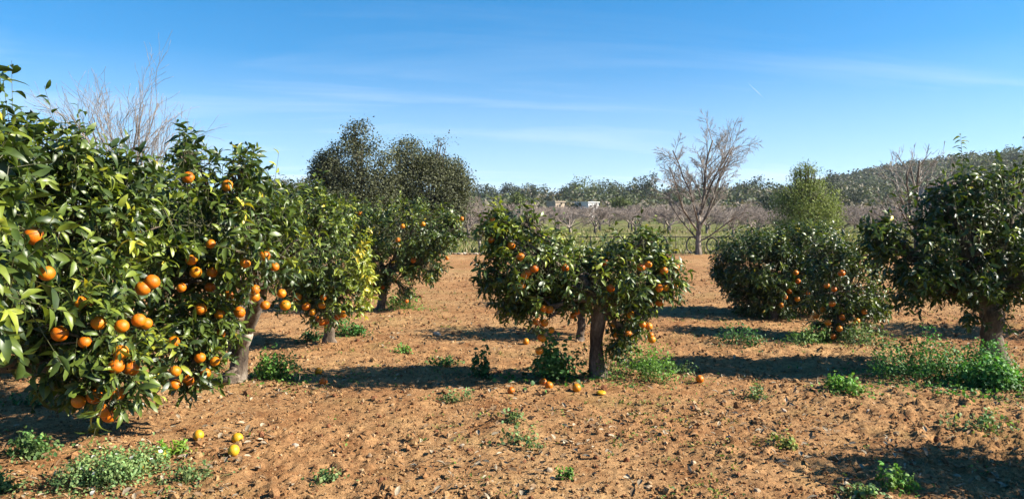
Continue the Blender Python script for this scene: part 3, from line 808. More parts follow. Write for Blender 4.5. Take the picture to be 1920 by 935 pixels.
# ------------------------------------------------------------------ weeds
def leaf_cloud(P, nrm, S, tint, rng, half=0.32, sections=2, fold=0.25, curl=0.25):
    tm = leaf_template(sections, half=half, fold=fold, curl=curl)
    n = len(P)
    d = unit(rdir(n, rng) * 1.0 + nrm * 0.5)
    a, b, c = frames(d, nrm + rdir(n, rng) * 0.45)
    V, F = stamp(tm, P - a * (S * 0.5)[:, None], a, b, c, S)
    return V, F, np.repeat(tint, len(tm[0]), 0)
def weed(u, v, wpx, hpx, label, colr=(0.055, 0.13, 0.028), n=700, leaf=0.028, half=0.34, depth=1.0, seed=0, flowers=0, name='weed_clump', cat='weeds', upright=0.0, parts=True):
    rng = np.random.default_rng(seed + 1000)
    p = gpt(u, v + hpx * 0.35); d = p[1]
    rx, rz = wpx / 2 / FPX * d * 1.12, hpx / FPX * d * 1.45
    ry = rx * 0.75 * depth
    root = thing(name, (p[0], p[1], float(soil_z(p[0], p[1]))), label, cat, 'weeds growing on the soil')
    # a few overlapping mounds
    k = 7
    cx = rng.normal(size=k) * rx * 0.45; cy = rng.normal(size=k) * ry * 0.45
    w = rng.uniform(0.35, 0.62, k); h = rng.uniform(0.55, 1.0, k)
    j = rng.integers(0, k, n)
    ang = rng.uniform(0, 6.283, n); rr = np.sqrt(rng.random(n))
    x = cx[j] + np.cos(ang) * rr * rx * w[j]; y = cy[j] + np.sin(ang) * rr * ry * w[j]
    z = np.sqrt(np.maximum(0, 1 - rr ** 2 * 0.92)) * rz * h[j] * rng.uniform(0.25, 1.05, n)
    strag = rng.random(n) < 0.22
    x = np.where(strag, rng.normal(size=n) * rx * 0.95, x); y = np.where(strag, rng.normal(size=n) * ry * 1.1, y); z = np.where(strag, rng.random(n) * 0.03, z)
    gz = soil_z(x + p[0], y + p[1]) - root.location[2]
    P = np.stack([x, y, gz + z + 0.008], -1)
    nrm = unit(np.stack([np.cos(ang) * rr * 0.9, np.sin(ang) * rr * 0.9, np.full(n, 0.8)], -1))
    S = leaf * 1.15 * rng.uniform(0.55, 1.35, n)
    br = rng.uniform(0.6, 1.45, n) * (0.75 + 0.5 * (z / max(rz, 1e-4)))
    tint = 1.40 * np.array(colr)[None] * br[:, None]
    tint[:, 0] *= rng.uniform(0.75, 1.2, n)
    V, F, T = leaf_cloud(P, nrm + np.array([0, 0, 1.0]) * upright, S, tint, rng, half=half)
    # stems
    m = n // 5; q = rng.choice(n, m, replace=False)
    b0 = np.stack([cx[j[q]] * 0.8, cy[j[q]] * 0.8, gz[q]], -1) * 0.5 + np.stack([P[q, 0], P[q, 1], gz[q] - 0.01], -1) * 0.5
    ps = [(np.array([b0[i], (b0[i] + P[q[i]]) / 2 + np.array([0, 0, 0.01]), P[q[i]]]), np.array([0.0025, 0.002, 0.001])) for i in range(min(m, 120))]
    SV, SF = tubes(ps, 3)
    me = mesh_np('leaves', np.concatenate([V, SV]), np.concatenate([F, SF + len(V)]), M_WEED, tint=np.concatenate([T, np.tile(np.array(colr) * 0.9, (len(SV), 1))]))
    tag(link('leaves', me, root), kind='stuff')
    if flowers:
        q = rng.choice(n, flowers, replace=False)
        V, F, T = leaf_cloud(P[q] + np.array([0, 0, 0.02]), nrm[q] + np.array([0, 0, 1.0]), np.full(flowers, 0.03), np.tile(np.array([0.7, 0.7, 0.66]), (flowers, 1)), rng, half=0.45)
        tag(link('flowers', mesh_np('flowers', V, F, M_WEED, tint=T), root), kind='stuff')
    return root
G1, G2, G3, G4 = (0.050, 0.125, 0.026), (0.085, 0.165, 0.026), (0.10, 0.145, 0.050), (0.040, 0.095, 0.026)
weed(755, 565, 62, 36, 'bright green weed clump beside the trunk of the farthest left row tree', G2, 650, 0.032, seed=1)
weed(657, 615, 58, 26, 'low green weed clump right of the short trunked yellowish tree', G1, 550, 0.03, seed=2)
weed(582, 628, 34, 16, 'small dark weed tuft left of the short trunked yellowish tree', G4, 250, 0.03, seed=3)
weed(508, 692, 92, 48, 'green weed clump right of the forked trunk', G2, 1100, 0.028, seed=4)
weed(1045, 688, 104, 66, 'leafy weed clump left of the centre tree trunk', (0.045, 0.11, 0.026), 1000, 0.036, half=0.42, seed=5)
weed(1192, 692, 108, 58, 'feathery green weed clump right of the centre tree trunk', G2, 1500, 0.024, half=0.28, seed=6)
weed(905, 695, 34, 52, 'lone upright dark weed left of the centre tree in shadow', G4, 240, 0.034, half=0.4, seed=7)
weed(1745, 682, 158, 78, 'big dark green weed clump left of the right edge tree trunk', G1, 4200, 0.026, half=0.28, seed=8)
weed(1835, 722, 130, 42, 'bright green weed clump in front of the right edge tree trunk', (0.06, 0.145, 0.03), 2600, 0.030, seed=9)
weed(1912, 712, 90, 52, 'green weed clump at the right picture edge beside the thick trunk', (0.06, 0.14, 0.03), 1000, 0.030, seed=10)
weed(1585, 729, 58, 26, 'lone weed clump on the soil left of the big dark weeds', G2, 500, 0.030, seed=11)
weed(1690, 915, 46, 36, 'small feathery weed in the dark shadow at lower right', G2, 260, 0.026, half=0.26, seed=12)
weed(1606, 926, 46, 22, 'pale green weed at the bottom edge left of the feathery one', G3, 200, 0.024, seed=13)
weed(1620, 632, 84, 30, 'pale grassy weeds under the right side of the low dark tree', G3, 700, 0.034, half=0.2, seed=14, upright=0.3)
weed(1515, 628, 92, 26, 'grassy weeds at the foot of the low dark tree, left side', (0.08, 0.14, 0.03), 700, 0.034, half=0.2, seed=15)
weed(1390, 634, 76, 30, 'dark weeds lying in the long shadow left of the low dark tree', G4, 500, 0.032, half=0.25, seed=16)
weed(1462, 588, 50, 16, 'weeds under the rounded dark tree on the right', G4, 260, 0.04, seed=17)
weed(200, 896, 168, 58, 'large grey green herb patch with white petals at lower left', (0.12, 0.175, 0.062), 3600, 0.020, half=0.26, seed=18, flowers=26)
weed(66, 852, 84, 36, 'weeds in the dark shadow at the left edge', (0.07, 0.12, 0.035), 500, 0.026, seed=19)
weed(316, 857, 46, 22, 'bright grass tuft beside the half sunk orange', (0.12, 0.20, 0.02), 260, 0.035, half=0.14, seed=20, upright=0.2)
weed(8, 908, 40, 40, 'pale herb at the extreme lower left corner', (0.10, 0.15, 0.05), 260, 0.024, seed=21)
weed(362, 902, 60, 30, 'thin low weed right of the large herb patch', G3, 260, 0.020, half=0.25, seed=22)
weed(614, 908, 40, 20, 'little weed near the bottom edge, left of centre', G3, 130, 0.022, seed=23)
weed(846, 750, 52, 20, 'sparse weed on open soil below the centre tree shadow', G3, 150, 0.024, seed=24)
weed(840, 679, 50, 18, 'weed at the upper rim of the centre tree shadow', (0.07, 0.125, 0.03), 200, 0.03, seed=25)
weed(757, 651, 34, 14, 'tiny bright weed between the two left shadows', G2, 120, 0.028, seed=26)
weed(958, 792, 40, 22, 'sparse weed on the soil below the leftmost fallen orange', G3, 120, 0.024, seed=27)
weed(972, 836, 52, 30, 'scraggy weed in the foreground below the centre tree', G3, 150, 0.024, seed=28)
weed(1416, 735, 36, 26, 'small weed right of the lone fallen orange', G3, 140, 0.026, seed=29)
weed(1828, 795, 74, 36, 'sparse pale weed on the soil below the right edge tree', G3, 240, 0.026, seed=30)
weed(1472, 838, 52, 20, 'flat yellowish weed above the lower right shadow', (0.15, 0.17, 0.04), 150, 0.024, seed=31)
weed(60, 744, 50, 18, 'small weeds in the shade behind the left edge tree', G4, 160, 0.03, seed=32)
weed(1062, 900, 26, 20, 'small bright weed by the pale stone near the bottom', G2, 110, 0.020, seed=33)
weed(1262, 690, 60, 20, 'thin weeds trailing into the shadow right of the centre tree', G3, 200, 0.028, seed=34)

# ------------------------------------------------------------------ stones, clods, litter, seedlings
def blob_template(rng, n=12):
    t = (1 + 5 ** 0.5) / 2
    V = np.array([(-1, t, 0), (1, t, 0), (-1, -t, 0), (1, -t, 0), (0, -1, t), (0, 1, t), (0, -1, -t), (0, 1, -t), (t, 0, -1), (t, 0, 1), (-t, 0, -1), (-t, 0, 1)], float)
    V = unit(V) * rng.uniform(0.72, 1.15, (12, 1))
    F = np.array([(0, 11, 5), (0, 5, 1), (0, 1, 7), (0, 7, 10), (0, 10, 11), (1, 5, 9), (5, 11, 4), (11, 10, 2), (10, 7, 6), (7, 1, 8), (3, 9, 4), (3, 4, 2), (3, 2, 6), (3, 6, 8), (3, 8, 9), (4, 9, 5), (2, 4, 11), (6, 2, 10), (8, 6, 7), (9, 8, 1)])
    return V, F
rng = np.random.default_rng(77)
def rand_rot(n, rng):
    a = rdir(n, rng); return frames(a, rdir(n, rng))
N = 16500
y = 3.6 * (22 / 3.6) ** (rng.random(N) ** 1.15)
x = (rng.random(N) * 2 - 1) * (0.74 * y + 0.7)
dn = fbm(np.stack([x, y], -1) * 1.3, 3, 61) + 0.10 * sstep(-1, 4, x)
k = rng.random(N) < sstep(0.38, 0.62, dn) * 0.9 + 0.12
x, y = x[k], y[k]; N = len(x)
S = np.minimum(np.exp(rng.normal(size=N) * 0.52) * 0.0105, 0.046) * (0.75 + 0.05 * y)
VV, FF, TT, n0 = [], [], [], 0
tv = rng.integers(0, 6, N)
a, b, c = rand_rot(N, rng)
basec = np.array([(0.27, 0.14, 0.062), (0.34, 0.20, 0.092), (0.20, 0.085, 0.042), (0.42, 0.28, 0.155)])
pc = basec[rng.choice(4, N, p=[0.38, 0.36, 0.16, 0.10])] * rng.uniform(0.8, 1.15, (N, 1))
for t_ in range(6):
    tm = blob_template(rng); tm = (tm[0] * np.array([1, 0.85, 0.62]), tm[1])
    s = np.where(tv == t_)[0]
    P = np.stack([x[s], y[s], soil_z(x[s], y[s]) + S[s] * 0.25], -1)
    V, F = stamp(tm, P, a[s], b[s], c[s], S[s])
    VV.append(V); FF.append(F + n0); n0 += len(V); TT.append(np.repeat(pc[s], 12, 0))
tag(link('soil_clods', mesh_np('soil_clods', np.concatenate(VV), np.concatenate(FF), M_CLOD, tint=np.concatenate(TT), smooth=False)), 'crumbly red brown clods strewn over the tilled soil', 'clods', kind='stuff')

N = 36000
y = 3.6 * (20 / 3.6) ** (rng.random(N) ** 1.2); x = (rng.random(N) * 2 - 1) * (0.74 * y + 0.5)
S = np.minimum(np.exp(rng.normal(size=N) * 0.45) * 0.0066, 0.024) * (0.6 + 0.09 * y)
OV = np.array([(1, 0, 0), (-1, 0, 0), (0, 1, 0), (0, -1, 0), (0, 0, .8), (0, 0, -.8)], float) * rng.uniform(0.8, 1.1, (6, 1))
OF = np.array([(0, 2, 4), (2, 1, 4), (1, 3, 4), (3, 0, 4), (2, 0, 5), (1, 2, 5), (3, 1, 5), (0, 3, 5)])
a, b, c = rand_rot(N, rng)
pc = basec[rng.choice(4, N, p=[0.36, 0.36, 0.13, 0.15])] * rng.uniform(0.8, 1.2, (N, 1))
V, F = stamp((OV, OF), np.stack([x, y, soil_z(x, y) + S * 0.3], -1), a, b, c, S)
tag(link('soil_crumbs', mesh_np('soil_crumbs', V, F, M_CLOD, tint=np.repeat(pc, 6, 0), smooth=False)), 'fine crumbs of red brown earth over the tilled soil', 'crumbs', kind='stuff')

# dry leaves and straw
N = 11000
y = 3.7 * (16 / 3.7) ** rng.random(N); x = (rng.random(N) * 2 - 1) * (0.74 * y + 0.6)
k = rng.random(N) < sstep(0.40, 0.66, fbm(np.stack([x, y], -1) * 0.9 + 9, 3, 71)) + 0.12
x, y = x[k], y[k]; N = len(x)
P = np.stack([x, y, soil_z(x, y) + 0.012], -1)
d = rdir(N, rng); d[:, 2] *= 0.25
a, b, c = frames(d, np.array([0, 0, 1.0]) + rdir(N, rng) * 0.5)
straw = rng.random(N) < 0.45
S = np.where(straw, rng.uniform(0.03, 0.09, N), rng.uniform(0.03, 0.065, N))
tin = np.where(rng.random((N, 1)) < 0.35, np.array([[0.36, 0.29, 0.20]]), np.array([[0.24, 0.15, 0.08]])) * rng.uniform(0.6, 1.25, (N, 1))
V1, F1 = stamp(leaf_template(2, half=0.045, fold=0.2, curl=0.05), P[straw], a[straw], b[straw], c[straw], S[straw])
V2, F2 = stamp(leaf_template(2, half=0.24, fold=0.7, curl=-0.25), P[~straw], a[~straw], b[~straw], c[~straw], S[~straw])
tag(link('leaf_litter', mesh_np('leaf_litter', np.concatenate([V1, V2]), np.concatenate([F1, F2 + len(V1)]), M_DRY,
    tint=np.concatenate([np.repeat(tin[straw], 8, 0), np.repeat(tin[~straw], 8, 0)]))), 'dry curled leaves and straw scattered over the soil', 'leaf litter', kind='stuff')

# seedlings
N = 2600
y = 4.0 * (24 / 4.0) ** rng.random(N); x = (rng.random(N) * 2 - 1) * (0.74 * y + 0.5)
k = rng.random(N) < sstep(0.50, 0.70, fbm(np.stack([x, y], -1) * 0.7 + 4, 4, 81)) * 0.95 + 0.03
x, y = x[k], y[k]
K = 9
i = np.arange(len(x)).repeat(K)
sp = 0.018 + 0.03 * rng.random(len(x))
px_ = x[i] + rng.normal(size=len(i)) * sp[i]; py_ = y[i] + rng.normal(size=len(i)) * sp[i]
P = np.stack([px_, py_, soil_z(px_, py_) + rng.uniform(0.004, 0.03, len(i))], -1)
colr = np.array([[0.10, 0.16, 0.03]]) * rng.uniform(0.6, 1.5, (len(i), 1)) * np.array([[1.0, 1, 1]]); colr[:, 0] *= rng.uniform(0.8, 1.6, len(i))
V, F, T = leaf_cloud(P, np.tile(np.array([0, 0, 1.0]), (len(i), 1)), rng.uniform(0.012, 0.028, len(i)), colr, rng)
tag(link('weed_seedlings', mesh_np('weed_seedlings', V, F, M_WEED, tint=T)), 'sparse green seedlings sprouting over the bare soil', 'seedlings', kind='stuff')

# pale stones that can be picked out
def stone_mesh(rng):
    V, F = blob_template(rng)
    # one subdivision for a rounder, chipped stone
    E = {}; V = list(map(tuple, V)); NF = []
    def mid(i, j):
        q = (min(i, j), max(i, j))
        if q not in E:
            m_ = (np.array(V[i]) + np.array(V[j])) / 2 * rng.uniform(0.98, 1.16); V.append(tuple(m_)); E[q] = len(V) - 1
        return E[q]
    for f in F:
        ab, bc, ca = mid(f[0], f[1]), mid(f[1], f[2]), mid(f[2], f[0])
        NF += [(f[0], ab, ca), (f[1], bc, ab), (f[2], ca, bc), (ab, bc, ca)]
    V = np.array(V) * np.array([1, 0.8, 0.6])
    return V, np.array(NF)
SM = []
for q in range(5):
    V, F = stone_mesh(rng)
    cst = [(0.42, 0.31, 0.20), (0.46, 0.36, 0.26), (0.34, 0.23, 0.14), (0.48, 0.40, 0.31), (0.32, 0.20, 0.11)][q]
    SM.append(mesh_np('stone', V, F, M_STONE, tint=np.tile(np.array(cst), (len(V), 1)), smooth=False))
STONES = [(1030, 893, 17, 'largest pale stone beside a small bright weed near the bottom edge'), (1036, 905, 14, None), (693, 861, 12, 'pale stone on the soil left of centre in the foreground'), (553, 848, 15, 'flat pale stone with a dark one, lower left foreground'),
    (1186, 780, 12, 'pale stone on the soil just below the centre tree trunk'), (1216, 920, 15, None), (866, 842, 10, None), (1075, 826, 9, None), (1248, 822, 9, None), (1858, 905, 18, None), (1300, 880, 14, 'grey stone heap stone in the right foreground hollow'),
    (1470, 770, 11, None), (1540, 765, 10, None), (1630, 772, 13, None), (633, 858, 9, None), (1420, 930, 15, None), (700, 755, 9, None), (1110, 792, 9, None), (820, 626, 16, 'pale broken clod right of the low weed by the yellowish tree')]
for q, (u, v, w, lab) in enumerate(STONES):
    p = gpt(u, v); s = w / FPX * p[1] * 0.55
    o = link('stone', SM[q % 5], None, (p[0], p[1], float(soil_z(p[0], p[1])) + s * 0.22))
    o.scale = (s, s, s); o.rotation_euler = (random.uniform(-.3, .3), random.uniform(-.3, .3), random.uniform(0, 6.28))
    tag(o, lab or 'small pale stone lying loose on the tilled foreground soil', 'stone', 'loose stones on the soil')

# ------------------------------------------------------------------ bare trees
def grow(p, d, L, r, depth, rng, out, spread=0.6, up=0.25, nseg=5, kids=(3, 5), shrink=0.62, first=0.3, wob=0.12, minr=0.003):
    pts = [np.array(p, float)]; dd = unit(np.array(d, float))
    for s in range(nseg):
        dd = unit(dd + rng.normal(size=3) * wob + np.array([0, 0, up]) * 0.22)
        pts.append(pts[-1] + dd * L / nseg)
    r1 = max(minr, r * (0.45 if depth else 0.35))
    out.setdefault(depth, []).append((np.array(pts), np.linspace(r, r1, nseg + 1)))
    if depth == 0: return
    n = rng.integers(kids[0], kids[1] + 1)
    for k in range(n):
        t = first + (1 - first) * (k + rng.random()) / n
        i = min(nseg - 1, int(t * nseg)); f = t * nseg - i
        q = pts[i] * (1 - f) + pts[i + 1] * f
        ax = unit(pts[i + 1] - pts[i])
        side = unit(np.cross(ax, rng.normal(size=3)))
        sp = spread * rng.uniform(0.7, 1.3)
        nd = ax * math.cos(sp) + side * math.sin(sp)
        grow(q, nd, L * shrink * rng.uniform(0.75, 1.2) * (1.15 - 0.45 * t), max(minr, (r + (r1 - r) * t) * 0.62), depth - 1, rng, out, spread, up, nseg, kids, shrink, first, wob, minr)
def bare_tree_meshes(trunk, limbs, rng, depth, minr, sides=(8, 4), wood=M_GREYBARK, twig=M_TWIG, **kw):
    """trunk: (points, radii); limbs: list of (start, dir, length, radius). returns trunk mesh data + list of branch mesh data"""
    res = []
    for (p, d, L, r) in limbs:
        out = {}
        grow(p, d, L, r, depth, rng, out, minr=minr, **kw)
        big = [q for k in out if k == depth for q in out[k]]
        rest = [q for k in out if k != depth for q in out[k]]
        res.append((tubes(big, sides[1] + 2), tubes(rest, 3)))
    return tubes([trunk], sides[0]), res
def place_bare(name, base, trunkpath, trunk_r, limbs, label, seed, depth=3, minr=0.006, wood=M_GREYBARK, twig=M_TWIG, group='bare trees', **kw):
    rng = np.random.default_rng(seed)
    base = np.array(base, float); TPp = np.array(trunkpath, float)
    rad = np.linspace(trunk_r, trunk_r * 0.75, len(TPp)); rad[0] *= 1.25
    tm, br = bare_tree_meshes((TPp, rad), limbs, rng, depth, minr, **kw)
    root = thing(name, base, label, 'tree', group)
    link('trunk', mesh_np('trunk', tm[0] - base, tm[1], wood), root)
    for (bv, bf), (tv_, tf) in br:
        lo = link('limb', mesh_np('limb', bv - base, bf, wood), root)
        tag(link('twigs', mesh_np('twigs', tv_ - base, tf, twig), lo), kind='stuff')
    return root
# the bare tree at the end of the grove
Yb = 28.6
b = at(1310, 477, Yb); b[2] = -0.05
f1 = at(1310, 432, Yb); f0 = at(1309, 455, Yb)
def dirpx(u0, v0, u1, v1, Y, dy=0.0):
    q = at(u1, v1, Y + dy) - at(u0, v0, Y); return q, np.linalg.norm(q)
limbs = []
rngl = np.random.default_rng(17)
for (u0, v0, u1, v1, dy, r) in [(1310, 418, 1319, 262, 0.2, 0.062), (1309, 434, 1248, 305, -0.7, 0.046), (1311, 430, 1400, 285, 0.6, 0.052), (1310, 408, 1284, 275, 0.7, 0.044), (1313, 404, 1350, 268, -0.6, 0.046),
                                (1309, 450, 1246, 388, 0.6, 0.036), (1312, 452, 1392, 392, -0.4, 0.036), (1311, 412, 1335, 330, 1.2, 0.04), (1310, 420, 1290, 345, -1.1, 0.04), (1311, 425, 1365, 345, -0.8, 0.036)]:
    q, L = dirpx(u0, v0, u1, v1, Yb, dy); limbs.append((at(u0, v0, Yb), q, L, r))
place_bare('bare_tree', b, [b, f0, f1, at(1310, 404, Yb)], 0.115, limbs, 'tall bare tree with pale forked limbs at the far end of the grove', 37, depth=3, minr=0.0046, spread=0.60, up=0.02, kids=(7, 9), shrink=0.44, first=0.25, wob=0.10, group='bare trees')
# whitish bare tree fanning out behind the left trees
Yf = 17.0
b = at(235, 478, Yf); b[2] = -0.02
limbs = []
rngl = np.random.default_rng(91)
for k in range(24):
    f = k / 23.0
    u1 = 20 + 430 * f + rngl.uniform(-12, 12); v1 = 122 + 150 * abs(f - 0.40) ** 1.5 / 0.6 ** 1.5 + rngl.uniform(-6, 50)
    u0 = 235 + (u1 - 235) * 0.12; v0 = rngl.uniform(385, 430)
    q, L = dirpx(u0, v0, u1, v1, Yf, rngl.uniform(-1.6, 1.6)); limbs.append((at(235, v0, Yf), q, L * 0.80, rngl.uniform(0.014, 0.026)))
place_bare('bare_tree', b, [b, at(237, 440, Yf), at(235, 400, Yf)], 0.17, limbs, 'bare tree fanning fine pale twigs above the left orange trees', 37, depth=2, minr=0.0036, spread=0.40, up=0.05, kids=(5, 7), shrink=0.56, first=0.18, wob=0.12, nseg=6, group='bare trees')
# bare tree behind the right edge tree
Yr = 24.0
b = at(1718, 500, Yr); b[2] = -0.05
limbs = []
for (u1, v1, dy, r) in [(1690, 300, 0.3, 0.05), (1720, 275, -0.4, 0.05), (1765, 290, 0.5, 0.05), (1650, 340, -0.5, 0.04), (1740, 330, 1.0, 0.04), (1790, 320, -0.6, 0.04), (1625, 390, 0.5, 0.035), (1680, 380, -1.0, 0.035)]:
    q, L = dirpx(1718, 440, u1, v1, Yr, dy); limbs.append((at(1718, 440, Yr), q, L * 0.85, r))
place_bare('bare_tree', b, [b, at(1719, 465, Yr), at(1718, 440, Yr)], 0.11, limbs, 'spindly bare tree rising behind the right edge orange tree', 41, depth=3, minr=0.005, spread=0.5, up=0.25, kids=(3, 4), shrink=0.55, group='bare trees')
# small bare almond by the grove edge
Ya = 29.6
b = at(899, 474, Ya); b[2] = -0.05
limbs = []
for (u1, v1, dy, r) in [(875, 400, 0.2, 0.035), (895, 385, -0.4, 0.035), (925, 400, 0.4, 0.035), (880, 420, -0.6, 0.03), (915, 415, -0.4, 0.03), (855, 425, 0.5, 0.028)]:
    q, L = dirpx(899, 452, u1, v1, Ya, dy); limbs.append((at(899, 452, Ya), q, L * 0.9, r))
place_bare('bare_tree', b, [b, at(900, 463, Ya), at(899, 452, Ya)], 0.06, limbs, 'small bare almond tree standing at the stone edging left of centre', 43, depth=3, minr=0.005, spread=0.6, up=0.15, kids=(4, 5), shrink=0.55, wood=M_GREYBARK, twig=M_ALMOND, group='bare trees')

# almond orchard beyond the field: five kinds, many copies
ALM = []
for q in range(5):
    rng = np.random.default_rng(200 + q)
    limbs = [(np.array([0, 0, 0.7]), np.array([math.cos(k * 1.05 + rng.random()), math.sin(k * 1.05 + rng.random()), rng.uniform(0.7, 1.5)]), rng.uniform(1.2, 1.7), 0.05) for k in range(6)]
    tm, br = bare_tree_meshes((np.array([(0, 0, -0.2), (0.03, 0, 0.35), (0, 0, 0.75)]), np.array([0.12, 0.10, 0.09])), limbs, rng, 3, 0.010, sides=(6, 3), spread=0.62, up=0.08, kids=(4, 6), shrink=0.60, nseg=4)
    CV = np.concatenate([x_ for a_, b_ in br for x_ in (a_[0], b_[0])])
    n0 = 0; CF = []
    for a_, b_ in br:
        for x_ in (a_, b_): CF.append(x_[1] + n0); n0 += len(x_[0])
    ALM.append((mesh_np('trunk', tm[0], tm[1], M_GREYBARK), mesh_np('crown', CV, np.concatenate(CF), M_ALMOND)))
rng = np.random.default_rng(333)
rows = [46, 52, 58, 65, 73, 82, 92, 103, 115]
AL = []
for ri, Y in enumerate(rows):
    u = 850 + rng.uniform(0, 30)
    while u < 1905:
        if ri > 4 and abs(u - 1111) < 26: u += 30
        if not (ri < 2 and (1080 < u < 1330) and rng.random() < 0.75): AL.append((u, Y + rng.uniform(-2.2, 2.2), ri))
        u += 2.9 / Y * FPX * rng.uniform(0.85, 1.25)
for k, (u, Y, ri) in enumerate(AL):
    x = (u - CX) / FPX * Y
    root = thing('almond_tree', (x, Y, float(land_z(x, Y))), 'bare pinkish grey almond tree in the %s orchard row, %s the tall bare tree' % (('nearest', 'second', 'third', 'fourth', 'fifth', 'sixth', 'seventh', 'eighth', 'farthest')[ri], 'left of' if u < 1230 else ('behind' if u < 1400 else 'right of')), 'tree', 'almond orchard rows')
    tm, cm = ALM[k % 5]
    root.rotation_euler = (0, 0, rng.uniform(0, 6.28)); s = rng.uniform(0.85, 1.15) * (0.76 if Y < 66 else 0.80); root.scale = (s * 1.3, s * 1.3, s)
    link('trunk', tm, root); tag(link('crown', cm, root), kind='stuff')

# ------------------------------------------------------------------ evergreen trees
def crown_leaves(blobs, n, leaf, colr, rng, clump=0.30, per=14, half=0.3, sections=2, gap=0.40, freq=1.2, flat=0.0):
    """leaf clumps through the crown's volume"""
    vol = np.array([r[0] * r[1] * r[2] for c, r in blobs]) ** 0.67; vol /= vol.sum()
    P0, N0 = [], []
    for (c, r), w in zip(blobs, vol):
        m = max(3, int(n * w / per))
        d = rdir(m, rng); f = np.where(rng.random(m) < 0.7, rng.uniform(0.75, 1.05, m), rng.uniform(0.25, 0.75, m))
        f = f * (1 + 0.35 * (fbm(d * 2.5 + c, 2, 3) - 0.5))
        P0.append(c + d * r * f[:, None]); N0.append(d)
    P0 = np.concatenate(P0); N0 = np.concatenate(N0)
    k = fbm(P0 * freq, 2, 13) > gap
    P0, N0 = P0[k], N0[k]
    i = np.arange(len(P0)).repeat(per)
    P = P0[i] + rng.normal(size=(len(i), 3)) * clump * np.array([1, 1, 0.7])
    S = leaf * rng.uniform(0.6, 1.4, len(i))
    cl = (rng.uniform(0.5, 1.5, len(P0)))[i] * rng.uniform(0.7, 1.3, len(i))
    tint = np.array(colr)[None] * cl[:, None]
    nr = unit(N0[i] * 0.5 + np.array([0, 0, 0.6]) + rdir(len(i), rng) * 0.8)
    tm = leaf_template(sections, half=half, fold=0.2, curl=0.2)
    a, b_, c_ = frames(rdir(len(i), rng) + np.array([0, 0, flat]), nr)
    V, F = stamp(tm, P, a, b_, c_, S)
    return V, F, np.repeat(tint, len(tm[0]), 0)
def evergreen(name, base, blobs, label, n, leaf, colr, seed, trunk_r=0.18, cat='tree', group=None, **kw):
    rng = np.random.default_rng(seed)
    base = np.array(base, float)
    root = thing(name, base, label, cat, group)
    V, F, T = crown_leaves(blobs, n, leaf, colr, rng, **kw)
    tag(link('crown', mesh_np('crown', V - base, F, M_FAR, tint=T), root), kind='stuff')
    cc = np.mean([c for c, r in blobs], axis=0)
    fork = base + (cc - base) * np.array([0.5, 0.5, 0.45])
    link('trunk', mesh_np('trunk', *(lambda q: (q[0] - base, q[1]))(tubes([(np.array([base - np.array([0, 0, 0.2]), base * 0.5 + fork * 0.5 + np.array([0.05, 0, 0]), fork]), np.array([trunk_r * 1.2, trunk_r, trunk_r * 0.8]))], 8)), M_OAKBARK), root)
    ps = []
    for c, r in blobs:
        for _ in range(4 if n > 5000 else 1):
            tip = c + rdir(1, rng)[0] * r * 0.7; m_ = (fork + c) / 2 + rng.normal(size=3) * 0.15
            s5 = np.linspace(0, 1, 6)[:, None]
            ps.append(((1 - s5) ** 2 * fork + 2 * s5 * (1 - s5) * m_ + s5 ** 2 * tip, np.linspace(trunk_r * 0.5, 0.015, 6)))
    V, F = tubes(ps, 5)
    tag(link('limbs', mesh_np('limbs', V - base, F, M_OAKBARK), root), kind='stuff')
    return root
def pxb(u, v, ru, rv, Y, ry=None):
    r = ru / FPX * Y
    return (at(u, v, Y), np.array([r, ry or r, rv / FPX * Y]))
OAK = (0.090, 0.097, 0.050)
Yo = 33.0
b = at(690, 470, Yo); b[2] = -0.05
evergreen('holm_oak', b, [pxb(672, 258, 24, 34, Yo), pxb(655, 310, 56, 46, Yo), pxb(706, 312, 46, 50, Yo), pxb(622, 320, 36, 38, Yo), pxb(680, 370, 84, 46, Yo), pxb(608, 330, 24, 34, Yo), pxb(690, 420, 60, 40, Yo)],
    'taller dark evergreen oak with pointed top behind the left orange row', 60000, 0.085, OAK, 51, sections=1, half=0.36, clump=0.17, per=12, gap=0.42, freq=1.1)
b = at(800, 470, Yo + 1.5); b[2] = -0.05
evergreen('holm_oak', b, [pxb(775, 300, 50, 40, Yo + 1.5), pxb(825, 308, 44, 50, Yo + 1.5), pxb(800, 350, 76, 46, Yo + 1.5), pxb(856, 345, 30, 34, Yo + 1.5), pxb(845, 385, 40, 30, Yo + 1.5), pxb(822, 268, 9, 14, Yo + 1.5), pxb(800, 405, 66, 42, Yo + 1.5), pxb(740, 380, 40, 50, Yo + 1.5)],
    'broader dark evergreen oak with rounded top, right of the pointed one', 64000, 0.085, OAK, 52, sections=1, half=0.36, clump=0.17, per=12, gap=0.41, freq=1.1)
# scrub left of the oaks
b = at(545, 470, 40); b[2] = -0.05
evergreen('evergreen_shrub', b, [pxb(560, 372, 60, 36, 40), pxb(510, 390, 60, 40, 40), pxb(590, 400, 40, 50, 40)], 'dull grey green scrub left of the oaks, behind the orange trees', 9000, 0.10, (0.075, 0.078, 0.042), 53, sections=1, half=0.36, clump=0.25)
